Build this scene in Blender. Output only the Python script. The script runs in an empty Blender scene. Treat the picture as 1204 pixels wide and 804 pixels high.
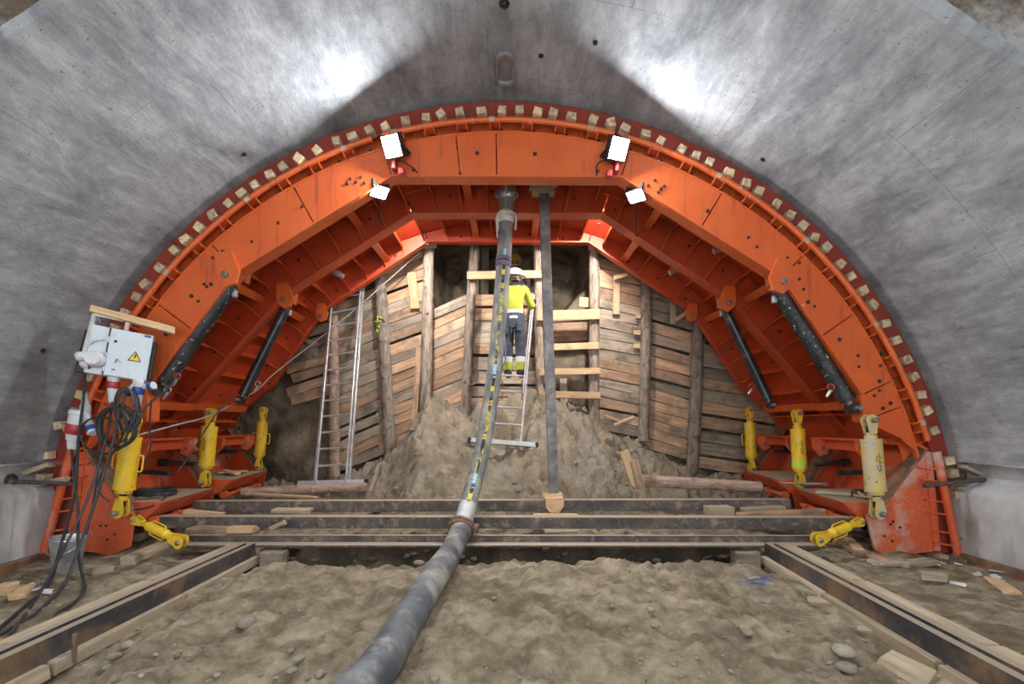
import bpy, bmesh, math, random
import numpy as np
from mathutils import Vector, Matrix, Quaternion
from mathutils.geometry import tessellate_polygon

random.seed(7)
SC = bpy.context.scene
COL = SC.collection
PI = math.pi
V = Vector

# ------------------------------------------------------------------ camera, world, exposure
F_PX, PX0, PY0, EYE = 600.0, 602.0, 499.0, 1.4
cam = bpy.data.objects.new('camera', bpy.data.cameras.new('camera'))
COL.objects.link(cam)
cam.location = (0, 0, EYE)
cam.rotation_euler = (PI / 2, 0, 0)
cam.data.sensor_fit = 'HORIZONTAL'
cam.data.sensor_width = 36.0
cam.data.lens = 36.0 * F_PX / 1204.0
cam.data.shift_y = (PY0 - 402.0) / 1204.0
cam.data.clip_start = 0.05
SC.camera = cam

world = bpy.data.worlds.new('ambient_fill')
SC.world = world
world.use_nodes = True
world.node_tree.nodes['Background'].inputs[0].default_value = (0.93, 0.97, 1.0, 1)
world.node_tree.nodes['Background'].inputs[1].default_value = 1.32  # added even fill, entering where the tunnel is left open behind the camera
SC.view_settings.view_transform = 'Standard'
SC.view_settings.look = 'None'
SC.view_settings.exposure = 1.45
SC.view_settings.gamma = 1.0
SC.view_settings.use_curve_mapping = False
SC.cycles.use_denoising = True
SC.cycles.max_bounces = 8
SC.cycles.diffuse_bounces = 5
SC.cycles.sample_clamp_indirect = 8.0
LAMP_FRONT = 260.0      # emission of the two big floodlights on the arch
LAMP_INNER = 260.0      # emission of the two small floodlights inside the arch
LAMP_FACE = 800.0      # the two work lights behind the second rib

# ------------------------------------------------------------------ helpers
def P(px, py, y):
    """A point of the place from its bearing and its distance along the tunnel."""
    return V(((px - PX0) / F_PX * y, y, EYE + (PY0 - py) / F_PX * y))

WM = {}      # world matrix of every object

def put(o, parent=None, m=None):
    m = m.copy() if m is not None else Matrix.Identity(4)
    COL.objects.link(o)
    WM[o.name] = m
    if parent is not None:
        o.parent = parent
        o.matrix_parent_inverse = WM[parent.name].inverted()
    o.matrix_basis = m
    return o

def tag(o, label=None, cat=None, group=None, kind=None):
    if label: o['label'] = label
    if cat: o['category'] = cat
    if group: o['group'] = group
    if kind: o['kind'] = kind
    return o

def thing(name, label, cat, loc=(0, 0, 0), group=None):
    o = bpy.data.objects.new(name, None)
    o.empty_display_size = 0.1
    put(o, None, Matrix.Translation(V(loc)))
    return tag(o, label, cat, group)

def frame(d, up=V((0, 0, 1))):
    d = d.normalized()
    if abs(d.dot(up)) > 0.98:
        up = V((0, 1, 0))
    s = d.cross(up).normalized()
    u = s.cross(d).normalized()
    return d, s, u

class MB:
    def __init__(self):
        self.v = []; self.f = []; self.mi = []; self.cur = 0
    def add(self, vs, fs):
        b = len(self.v)
        self.v += [V(p) for p in vs]
        for f in fs:
            self.f.append([b + i for i in f]); self.mi.append(self.cur)
        return self
    def box(self, c, s, rot=None):
        x, y, z = (k / 2 for k in s)
        pts = [V((a * x, b * y, e * z)) for e in (-1, 1) for b in (-1, 1) for a in (-1, 1)]
        if rot is not None: pts = [rot @ p for p in pts]
        c = V(c)
        return self.add([p + c for p in pts],
                        [(0, 2, 3, 1), (4, 5, 7, 6), (0, 1, 5, 4), (2, 6, 7, 3), (0, 4, 6, 2), (1, 3, 7, 5)])
    def cbox(self, c, s, rot=None, ch=0.006):
        """box with chamfered edges, 44 triangles"""
        h = [k / 2 for k in s]
        ch = min(ch, min(h) * 0.6)
        vs = []; idx = {}
        for sx in (-1, 1):
            for sy in (-1, 1):
                for sz in (-1, 1):
                    for ax in range(3):
                        p = [sx * (h[0] - ch), sy * (h[1] - ch), sz * (h[2] - ch)]
                        p[ax] = (sx, sy, sz)[ax] * h[ax]
                        idx[(sx, sy, sz, ax)] = len(vs); vs.append(V(p))
        fs = []
        for ax in range(3):
            o1, o2 = [a for a in range(3) if a != ax]
            for s_ in (-1, 1):
                q = []
                for a, b in ((-1, -1), (1, -1), (1, 1), (-1, 1)):
                    k = [0, 0, 0]; k[ax] = s_; k[o1] = a; k[o2] = b
                    q.append(idx[(k[0], k[1], k[2], ax)])
                fs.append(q)
            for a in (-1, 1):
                for b in (-1, 1):
                    k = [0, 0, 0]; k[o1] = a; k[o2] = b
                    q = []
                    for t, m_ in ((-1, o1), (1, o1), (1, o2), (-1, o2)):
                        k[ax] = t
                        q.append(idx[(k[0], k[1], k[2], m_)])
                    fs.append(q)
        for sx in (-1, 1):
            for sy in (-1, 1):
                for sz in (-1, 1):
                    fs.append([idx[(sx, sy, sz, a)] for a in range(3)])
        if rot is not None: vs = [rot @ p for p in vs]
        c = V(c)
        return self.add([p + c for p in vs], fs)
    def bar(self, a, b, w, h, up=V((0, 0, 1)), ch=0.0):
        a, b = V(a), V(b)
        d, s, u = frame(b - a, up)
        rot = Matrix((d, s, u)).transposed()
        L = (b - a).length
        if ch > 0: return self.cbox((a + b) / 2, (L, w, h), rot, ch)
        return self.box((a + b) / 2, (L, w, h), rot)
    def tube(self, pts, r, n=8, closed=False, caps=True):
        pts = [V(p) for p in pts]
        m = len(pts)
        rs = r if isinstance(r, (list, tuple)) else [r] * m
        vs = []
        prev = None
        for i, p in enumerate(pts):
            a = pts[(i - 1) % m] if (closed or i > 0) else pts[i]
            b = pts[(i + 1) % m] if (closed or i < m - 1) else pts[i]
            t = (b - a).normalized() if (b - a).length > 1e-9 else V((0, 0, 1))
            if prev is None:
                _, s, u = frame(t)
            else:
                s = prev - t * prev.dot(t)
                s = s.normalized() if s.length > 1e-6 else frame(t)[1]
                u = t.cross(s).normalized()
            prev = s
            u = t.cross(s).normalized()
            for k in range(n):
                an = 2 * PI * k / n
                vs.append(p + (s * math.cos(an) + u * math.sin(an)) * rs[i])
        fs = []
        for i in range(m if closed else m - 1):
            j = (i + 1) % m
            for k in range(n):
                k2 = (k + 1) % n
                fs.append((i * n + k, i * n + k2, j * n + k2, j * n + k))
        if caps and not closed:
            fs.append(list(range(n))[::-1]); fs.append([(m - 1) * n + k for k in range(n)])
        return self.add(vs, fs)
    def cyl(self, a, b, r, r2=None, n=14):
        return self.tube([a, b], [r, r if r2 is None else r2], n)
    def lathe(self, a, b, prof, n=16):
        """prof: (fraction along a-b, radius)"""
        a, b = V(a), V(b)
        d, s, u = frame(b - a)
        L = (b - a).length
        vs = []
        for t, r in prof:
            for k in range(n):
                an = 2 * PI * k / n
                vs.append(a + d * (t * L) + (s * math.cos(an) + u * math.sin(an)) * max(r, 1e-4))
        m = len(prof); fs = []
        for i in range(m - 1):
            for k in range(n):
                k2 = (k + 1) % n
                fs.append((i * n + k, i * n + k2, (i + 1) * n + k2, (i + 1) * n + k))
        fs.append(list(range(n))[::-1]); fs.append([(m - 1) * n + k for k in range(n)])
        return self.add(vs, fs)
    def prism(self, poly, vec):
        poly = [V(p) for p in poly]; vec = V(vec); n = len(poly)
        tris = tessellate_polygon([poly])
        fs = [tuple(t) for t in tris] + [tuple(i + n for i in reversed(t)) for t in tris]
        fs += [(i, (i + 1) % n, (i + 1) % n + n, i + n) for i in range(n)]
        return self.add(poly + [p + vec for p in poly], fs)
    def band(self, th, rin, rout, y0, y1):
        vs = []
        for t, a, b in zip(th, rin, rout):
            for r, y in ((a, y0), (b, y0), (b, y1), (a, y1)):
                vs.append(arc(t, r, y))
        fs = []
        m = len(th)
        for i in range(m - 1):
            for k in range(4):
                k2 = (k + 1) % 4
                fs.append((i * 4 + k, i * 4 + k2, i * 4 + 4 + k2, i * 4 + 4 + k))
        fs.append((0, 1, 2, 3)); fs.append([(m - 1) * 4 + k for k in (3, 2, 1, 0)])
        return self.add(vs, fs)
    def blob(self, c, s, rot=None, sub=2, rough=0.0, seed=0):
        bm = bmesh.new(); bmesh.ops.create_icosphere(bm, subdivisions=sub, radius=1)
        rn = random.Random(seed)
        ph = [V((rn.uniform(-3, 3), rn.uniform(-3, 3), rn.uniform(-3, 3))) for _ in range(4)]
        vs = []
        for v in bm.verts:
            k = 1 + rough * sum(math.sin(v.co.dot(p) + i) for i, p in enumerate(ph)) / 2
            q = V((v.co.x * s[0], v.co.y * s[1], v.co.z * s[2])) * k
            vs.append((rot @ q if rot is not None else q) + V(c))
        fs = [[l.index for l in f.verts] for f in bm.faces]
        bm.free()
        return self.add(vs, fs)
    def mesh(self, name, mats, smooth=35, recalc=True):
        me = bpy.data.meshes.new(name)
        me.from_pydata([tuple(p) for p in self.v], [], self.f)
        if not isinstance(mats, (list, tuple)): mats = [mats]
        for m in mats: me.materials.append(m)
        if len(mats) > 1: me.polygons.foreach_set('material_index', self.mi)
        if recalc:
            bm = bmesh.new(); bm.from_mesh(me)
            bmesh.ops.recalc_face_normals(bm, faces=bm.faces)
            bm.to_mesh(me); bm.free()
        if smooth:
            me.polygons.foreach_set('use_smooth', [True] * len(me.polygons))
            me.set_sharp_from_angle(angle=math.radians(smooth))
        me.update()
        return me
    def build(self, name, mats, parent=None, smooth=35, recalc=True, center=None):
        if center is None: center = parent is None
        m = Matrix.Identity(4)
        if center and self.v:
            lo = V([min(p[i] for p in self.v) for i in range(3)])
            hi = V([max(p[i] for p in self.v) for i in range(3)])
            c = V(((lo.x + hi.x) / 2, (lo.y + hi.y) / 2, lo.z))
            self.v = [p - c for p in self.v]
            m = Matrix.Translation(c)
        o = bpy.data.objects.new(name, self.mesh(name, mats, smooth, recalc))
        return put(o, parent, m)

def axes(x, y, z, o):
    m = Matrix((x, y, z)).transposed().to_4x4()
    m.translation = o
    return m

_BOARD = {}
def board(name, a, b, w, h, m, parent=None, up=V((0, 0, 1)), ch=0.006, rough=0.0, seed=None):
    """A squared timber or bar from a to b: local x runs along it. w is across, h is along `up`."""
    a, b = V(a), V(b)
    d, s, u = frame(b - a, V(up))
    L = (b - a).length
    key = (round(L, 3), round(w, 3), round(h, 3), m.name, ch)
    if key not in _BOARD or rough:
        k = MB(); k.cbox((0, 0, 0), (L, w, h), None, ch)
        if rough:
            rn = random.Random(seed)
            for p in k.v:
                p += V((rn.uniform(-1, 1), rn.uniform(-1, 1), rn.uniform(-1, 1))) * rough
        me = k.mesh(name, m, 0)
        if rough:
            o = bpy.data.objects.new(name, me)
            return put(o, parent, axes(d, s, u, (a + b) / 2))
        _BOARD[key] = me
    o = bpy.data.objects.new(name, _BOARD[key])
    return put(o, parent, axes(d, s, u, (a + b) / 2))

def smooth_path(pts, n=8):
    pts = [V(p) for p in pts]
    out = []
    for i in range(len(pts) - 1):
        p0 = pts[max(i - 1, 0)]; p1 = pts[i]; p2 = pts[i + 1]; p3 = pts[min(i + 2, len(pts) - 1)]
        for k in range(n):
            t = k / n
            out.append(0.5 * ((2 * p1) + (p2 - p0) * t + (2 * p0 - 5 * p1 + 4 * p2 - p3) * t * t + (3 * p1 - p0 - 3 * p2 + p3) * t ** 3))
    out.append(pts[-1])
    return out

# value noise
_rs = np.random.RandomState(11)
_LAT = _rs.rand(256, 256)
def vnoise(x, y):
    xi = np.floor(x).astype(int); yi = np.floor(y).astype(int)
    fx = x - xi; fy = y - yi
    fx = fx * fx * (3 - 2 * fx); fy = fy * fy * (3 - 2 * fy)
    g = lambda a, b: _LAT[a % 256, b % 256]
    return (g(xi, yi) * (1 - fx) + g(xi + 1, yi) * fx) * (1 - fy) + (g(xi, yi + 1) * (1 - fx) + g(xi + 1, yi + 1) * fx) * fy - 0.5
def fbm(x, y, o=5, g=0.5):
    s = 0; a = 1
    for k in range(o):
        s = s + a * vnoise(x + 17.3 * k, y + 9.1 * k); a *= g; x = x * 2.03; y = y * 2.03
    return s

# ------------------------------------------------------------------ materials
def mat(name, c1, c2, scale=4, rough=0.7, metal=0.0, bump=0.15, bscale=40, stretch=(1, 1, 1), dirt=None, dirt_amt=0.5,
        dirt_scale=3, dirt_stretch=(1, 1, 1), rand=0.0, spec=0.5, lo=0.35, hi=0.65, coat=0.0, spots=None, spot_scale=60, spot_amt=0.3,
        bdist=0.02, updirt=None):
    m = bpy.data.materials.new(name); m.use_nodes = True
    nt = m.node_tree; N = nt.nodes; Lk = nt.links
    bs = N['Principled BSDF']
    tc = N.new('ShaderNodeTexCoord')
    src = tc.outputs['Object']
    if rand:
        oi = N.new('ShaderNodeObjectInfo')
        mu = N.new('ShaderNodeMath'); mu.operation = 'MULTIPLY'; mu.inputs[1].default_value = 37.0
        Lk.new(oi.outputs['Random'], mu.inputs[0])
        ad = N.new('ShaderNodeVectorMath'); ad.operation = 'ADD'
        Lk.new(src, ad.inputs[0]); Lk.new(mu.outputs[0], ad.inputs[1])
        src = ad.outputs[0]
    def noise(sc, st, det=5, ro=0.6):
        mp = N.new('ShaderNodeMapping'); mp.inputs['Scale'].default_value = st
        Lk.new(src, mp.inputs['Vector'])
        nz = N.new('ShaderNodeTexNoise'); nz.inputs['Scale'].default_value = sc
        nz.inputs['Detail'].default_value = det; nz.inputs['Roughness'].default_value = ro
        Lk.new(mp.outputs[0], nz.inputs['Vector'])
        return nz.outputs['Fac']
    def ramp(fac, a, b, ca, cb):
        r = N.new('ShaderNodeValToRGB')
        r.color_ramp.elements[0].position = a; r.color_ramp.elements[1].position = b
        r.color_ramp.elements[0].color = (*ca, 1); r.color_ramp.elements[1].color = (*cb, 1)
        Lk.new(fac, r.inputs[0]); return r.outputs[0]
    def mix(fac, a, b, mode='MIX'):
        x = N.new('ShaderNodeMix'); x.data_type = 'RGBA'; x.blend_type = mode
        if isinstance(fac, float): x.inputs[0].default_value = fac
        else: Lk.new(fac, x.inputs[0])
        for s, q in ((x.inputs[6], a), (x.inputs[7], b)):
            if isinstance(q, tuple): s.default_value = (*q, 1)
            else: Lk.new(q, s)
        return x.outputs[2]
    col = ramp(noise(scale, stretch), lo, hi, c1, c2)
    if dirt:
        k = 0.62 - 0.3 * dirt_amt
        col = mix(ramp(noise(dirt_scale, dirt_stretch, 7, 0.65), k, k + 0.16, (0, 0, 0), (1, 1, 1)), col, dirt)
    if spots:
        k = 0.74 - 0.3 * spot_amt
        col = mix(ramp(noise(spot_scale, (1, 1, 1), 3, 0.5), k, k + 0.05, (0, 0, 0), (1, 1, 1)), col, spots)
    if updirt:      # dust that has settled on the upward faces
        ge = N.new('ShaderNodeNewGeometry'); sx = N.new('ShaderNodeSeparateXYZ')
        Lk.new(ge.outputs['Normal'], sx.inputs[0])
        col = mix(ramp(sx.outputs['Z'], 0.6, 0.9, (0, 0, 0), (0.85, 0.85, 0.85)), col, updirt)
    if rand:
        hs = N.new('ShaderNodeHueSaturation')
        mr = N.new('ShaderNodeMapRange'); mr.inputs[3].default_value = 1 - rand; mr.inputs[4].default_value = 1 + rand * 0.8
        Lk.new(oi.outputs['Random'], mr.inputs[0]); Lk.new(mr.outputs[0], hs.inputs['Value'])
        Lk.new(col, hs.inputs['Color']); col = hs.outputs[0]
    Lk.new(col, bs.inputs['Base Color'])
    bs.inputs['Roughness'].default_value = rough
    bs.inputs['Metallic'].default_value = metal
    bs.inputs['Specular IOR Level'].default_value = spec
    if coat: bs.inputs['Coat Weight'].default_value = coat
    if bump:
        b = N.new('ShaderNodeBump'); b.inputs['Strength'].default_value = bump; b.inputs['Distance'].default_value = bdist
        Lk.new(noise(bscale, stretch, 6, 0.65), b.inputs['Height']); Lk.new(b.outputs[0], bs.inputs['Normal'])
    return m

def emit(name, c, s):
    m = bpy.data.materials.new(name); m.use_nodes = True
    bs = m.node_tree.nodes['Principled BSDF']
    bs.inputs['Base Color'].default_value = (0.9, 0.9, 0.9, 1)
    bs.inputs['Emission Color'].default_value = (*c, 1); bs.inputs['Emission Strength'].default_value = s
    return m

M = {}
DUST = (0.30, 0.25, 0.18)
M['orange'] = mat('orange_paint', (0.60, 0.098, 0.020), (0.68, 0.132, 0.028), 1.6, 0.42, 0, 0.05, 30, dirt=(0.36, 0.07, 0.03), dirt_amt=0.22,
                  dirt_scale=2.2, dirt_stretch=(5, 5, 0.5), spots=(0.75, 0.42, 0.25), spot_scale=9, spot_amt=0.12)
M['orange_shaded'] = mat('orange_paint_shaded', (0.46, 0.052, 0.013), (0.54, 0.074, 0.017), 2.0, 0.5, 0, 0.05, 30, dirt=(0.34, 0.06, 0.03), dirt_amt=0.3, dirt_scale=3)  # same orange paint, darkened: the arch's inner shade is put into the colour
M['orange_low'] = mat('orange_paint_splashed', (0.56, 0.078, 0.018), (0.64, 0.105, 0.025), 2.0, 0.4, 0, 0.12, 60, dirt=(0.50, 0.42, 0.36), dirt_amt=0.25,
                      dirt_scale=1.7, spots=(0.62, 0.45, 0.36), spot_scale=170, spot_amt=0.40)
M['red_rim'] = mat('red_primer', (0.22, 0.022, 0.013), (0.30, 0.038, 0.016), 3, 0.6, 0, 0.1, 40, dirt=(0.12, 0.04, 0.03), dirt_amt=0.4, dirt_scale=6)
M['rust_flange'] = mat('muddy_rust_plate', (0.12, 0.065, 0.035), (0.25, 0.15, 0.09), 8, 0.75, 0, 0.3, 50, dirt=(0.42, 0.09, 0.03), dirt_amt=0.2, dirt_scale=5)
M['bolt'] = mat('dark_bolt_steel', (0.03, 0.025, 0.025), (0.07, 0.055, 0.05), 20, 0.5, 0.6, 0)
M['pin'] = mat('worn_pin_steel', (0.22, 0.21, 0.2), (0.36, 0.34, 0.31), 12, 0.4, 0.8, 0.1)
M['concrete'] = None
M['yellow'] = mat('yellow_paint', (0.72, 0.44, 0.02), (0.82, 0.54, 0.03), 5, 0.45, 0, 0.06, 60, dirt=(0.30, 0.22, 0.10), dirt_amt=0.15, dirt_scale=9, spots=(0.06, 0.05, 0.04), spot_scale=28, spot_amt=0.18)
M['yellow_dusty'] = mat('yellow_paint_dusty', (0.56, 0.42, 0.12), (0.60, 0.46, 0.17), 5, 0.7, 0, 0.15, 60, dirt=(0.45, 0.42, 0.38), dirt_amt=0.5, dirt_scale=6, dirt_stretch=(1, 1, .4), spots=(0.10, 0.10, 0.09), spot_scale=22, spot_amt=0.25)
M['black_paint'] = mat('black_cylinder_paint', (0.012, 0.013, 0.016), (0.03, 0.03, 0.034), 6, 0.3, 0, 0.05, 30, dirt=(0.12, 0.11, 0.10), dirt_amt=0.2, dirt_scale=5)
M['foil'] = mat('black_wrapped_foil', (0.012, 0.013, 0.016), (0.035, 0.036, 0.04), 6, 0.22, 0, 0.7, 26, stretch=(1.5, 1.5, .6), spots=(0.55, 0.56, 0.58), spot_scale=26, spot_amt=0.3)
M['rubber'] = mat('black_rubber', (0.012, 0.012, 0.012), (0.03, 0.03, 0.03), 12, 0.55, 0, 0.1)
M['cable'] = mat('dark_cable', (0.02, 0.021, 0.023), (0.05, 0.05, 0.055), 12, 0.5, 0, 0.0, rand=0.4)
M['rope'] = mat('grey_line', (0.30, 0.29, 0.27), (0.42, 0.40, 0.37), 30, 0.8, 0, 0.1)
M['hose'] = mat('hose_rubber', (0.06, 0.065, 0.075), (0.15, 0.155, 0.165), 4, 0.6, 0, 0.12, 50, dirt=(0.36, 0.33, 0.29), dirt_amt=0.45, dirt_scale=3.5, dirt_stretch=(1, 1, .6))
M['hose_up'] = mat('hose_rubber_dusty', (0.10, 0.11, 0.11), (0.22, 0.225, 0.21), 5, 0.65, 0, 0.12, 50, dirt=(0.36, 0.34, 0.29), dirt_amt=0.55, dirt_scale=5, dirt_stretch=(1, 1, .4))
M['zinc'] = mat('galvanised_steel', (0.42, 0.44, 0.47), (0.60, 0.62, 0.65), 9, 0.35, 0.75, 0.05, 30, dirt=(0.3, 0.28, 0.25), dirt_amt=0.2, dirt_scale=6)
M['ferrule'] = mat('cement_stained_steel', (0.36, 0.36, 0.36), (0.50, 0.50, 0.50), 9, 0.6, 0.2, 0.1, 30, dirt=(0.3, 0.28, 0.25), dirt_amt=0.35, dirt_scale=8)
M['alu'] = mat('ladder_aluminium', (0.55, 0.56, 0.58), (0.70, 0.71, 0.73), 9, 0.35, 0.7, 0.03, 30, dirt=(0.40, 0.36, 0.3), dirt_amt=0.2, dirt_scale=8)
M['steel_col'] = mat('dark_mill_steel', (0.075, 0.068, 0.07), (0.19, 0.165, 0.16), 5, 0.42, 0.4, 0.12, 40, dirt=(0.26, 0.22, 0.18), dirt_amt=0.3, dirt_scale=7)
M['beam'] = mat('dusty_brown_beam', (0.06, 0.05, 0.05), (0.15, 0.115, 0.10), 5, 0.65, 0.2, 0.25, 40, dirt=(0.30, 0.24, 0.18), dirt_amt=0.3, dirt_scale=9, spots=(0.5, 0.44, 0.36), spot_scale=45, spot_amt=0.2, updirt=(0.46, 0.38, 0.28))
M['rail'] = mat('rail_beam_steel', (0.035, 0.035, 0.042), (0.10, 0.09, 0.09), 3, 0.55, 0.3, 0.2, 40, dirt=(0.22, 0.14, 0.08), dirt_amt=0.5, dirt_scale=3, stretch=(.5, 1, 1), spots=(0.4, 0.33, 0.25), spot_scale=50, spot_amt=0.15, updirt=(0.42, 0.36, 0.28))
M['plank'] = mat('fresh_plank_wood', (0.50, 0.32, 0.17), (0.66, 0.46, 0.27), 5, 0.75, 0, 0.2, 14, stretch=(0.6, 7, 7), dirt=(0.33, 0.23, 0.14), dirt_amt=0.25, dirt_scale=4, rand=0.15)
M['lagging'] = mat('lagging_board_wood', (0.34, 0.20, 0.115), (0.58, 0.38, 0.245), 4, 0.8, 0, 0.35, 14, stretch=(0.5, 6, 6), dirt=(0.20, 0.155, 0.115), dirt_amt=0.42, dirt_scale=3, rand=0.34)
M['lagging_grey'] = mat('weathered_board_wood', (0.24, 0.19, 0.14), (0.42, 0.34, 0.26), 4, 0.85, 0, 0.35, 14, stretch=(0.5, 6, 6), dirt=(0.14, 0.115, 0.09), dirt_amt=0.4, dirt_scale=3, rand=0.3)
M['timber_dusty'] = mat('dusty_timber', (0.33, 0.25, 0.16), (0.50, 0.40, 0.28), 4, 0.85, 0, 0.3, 16, stretch=(0.5, 6, 6), dirt=(0.36, 0.31, 0.23), dirt_amt=0.5, dirt_scale=4, rand=0.22)
M['wedge'] = mat('wedge_wood', (0.52, 0.38, 0.22), (0.72, 0.57, 0.38), 6, 0.8, 0, 0.3, 20, stretch=(4, 1, 4), dirt=(0.20, 0.14, 0.09), dirt_amt=0.3, dirt_scale=9, rand=0.3)
M['bark'] = mat('log_wood', (0.20, 0.155, 0.12), (0.42, 0.34, 0.27), 6, 0.9, 0, 0.5, 12, stretch=(5, 5, 0.5), dirt=(0.13, 0.095, 0.07), dirt_amt=0.45, dirt_scale=7, dirt_stretch=(2, 2, .5), rand=0.2)
M['bark_dark'] = mat('log_bark_dark', (0.15, 0.115, 0.09), (0.30, 0.25, 0.205), 7, 0.9, 0, 0.6, 14, stretch=(4, 4, 0.6), dirt=(0.08, 0.06, 0.05), dirt_amt=0.4, dirt_scale=7, rand=0.15)
M['log_pink'] = mat('peeled_log_wood', (0.30, 0.20, 0.15), (0.48, 0.35, 0.27), 6, 0.85, 0, 0.4, 14, stretch=(0.6, 5, 5), dirt=(0.2, 0.12, 0.08), dirt_amt=0.4, dirt_scale=8)
M['stone'] = mat('pebble_stone', (0.19, 0.165, 0.13), (0.31, 0.275, 0.22), 8, 0.8, 0, 0.2, 30, rand=0.25)
M['grey_box'] = mat('grey_cabinet_paint', (0.54, 0.60, 0.66), (0.60, 0.66, 0.71), 3, 0.4, 0, 0.0, dirt=(0.42, 0.42, 0.41), dirt_amt=0.1, dirt_scale=6)
M['white_metal'] = mat('white_frame', (0.62, 0.61, 0.57), (0.72, 0.71, 0.68), 8, 0.5, 0, 0.0, dirt=(0.4, 0.38, 0.33), dirt_amt=0.25, dirt_scale=9)
M['white_plastic'] = mat('white_plastic', (0.60, 0.62, 0.65), (0.70, 0.72, 0.75), 6, 0.4, 0, 0.0, dirt=(0.4, 0.37, 0.33), dirt_amt=0.15, dirt_scale=12)
M['red_plastic'] = mat('red_plastic', (0.36, 0.02, 0.025), (0.46, 0.04, 0.04), 8, 0.4, 0, 0.0, dirt=(0.4, 0.25, 0.22), dirt_amt=0.15, dirt_scale=14)
M['blue_plastic'] = mat('blue_plastic', (0.02, 0.06, 0.24), (0.03, 0.10, 0.36), 8, 0.4, 0, 0.0)
M['sign_yellow'] = mat('sign_yellow', (0.80, 0.52, 0.01), (0.84, 0.56, 0.015), 3, 0.5, 0, 0)
M['black'] = mat('black_matt', (0.01, 0.01, 0.01), (0.02, 0.02, 0.02), 8, 0.6, 0, 0)
M['sign_blue'] = mat('sticker_blue', (0.02, 0.05, 0.32), (0.03, 0.07, 0.4), 5, 0.4, 0, 0)
M['text_yellow'] = mat('print_yellow', (0.62, 0.47, 0.04), (0.74, 0.58, 0.06), 30, 0.6, 0, 0, dirt=(0.3, 0.27, 0.15), dirt_amt=0.25, dirt_scale=40)
M['text_blue'] = mat('print_pale_blue', (0.28, 0.50, 0.68), (0.38, 0.60, 0.76), 30, 0.6, 0, 0)
M['spray'] = mat('lime_spray_paint', (0.50, 0.62, 0.04), (0.62, 0.74, 0.08), 30, 0.7, 0, 0)
M['purple'] = mat('purple_strap', (0.12, 0.085, 0.16), (0.19, 0.14, 0.23), 12, 0.8, 0, 0.2)
M['rag'] = mat('pale_cloth_strap', (0.52, 0.47, 0.40), (0.66, 0.61, 0.54), 14, 0.9, 0, 0.4, 40)
M['rust'] = mat('rusty_clamp', (0.14, 0.08, 0.055), (0.27, 0.18, 0.13), 14, 0.7, 0.3, 0.4, 40)
M['rebar'] = mat('rebar_steel', (0.07, 0.065, 0.06), (0.16, 0.14, 0.125), 20, 0.6, 0.5, 0.3, 60)
M['lamp_case'] = mat('lamp_housing', (0.03, 0.03, 0.032), (0.06, 0.06, 0.06), 5, 0.5, 0.4, 0)
M['lamp_glow'] = emit('lamp_glass_lit', (0.93, 0.97, 1.0), LAMP_FRONT)
M['lamp_glow2'] = emit('lamp_glass_lit_small', (0.96, 0.98, 1.0), LAMP_INNER)
M['lamp_glow3'] = emit('lamp_glass_lit_face', (1.0, 0.97, 0.92), LAMP_FACE)
# ------------------------------------------------------------------ the tunnel: lining, lower walls, floor, earth face
AX, AZ = -0.111, -0.089                   # axis of the vault
Y1, Y2, Y3 = 5.55, 7.03, 8.50             # the three ribs of the formwork
RW, RP, RS, RO, RL = 4.67, 4.775, 4.87, 5.02, 5.035
def arc(t, r, y): return V((AX + r * math.cos(t), y, AZ + r * math.sin(t)))
rad = math.radians

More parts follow.
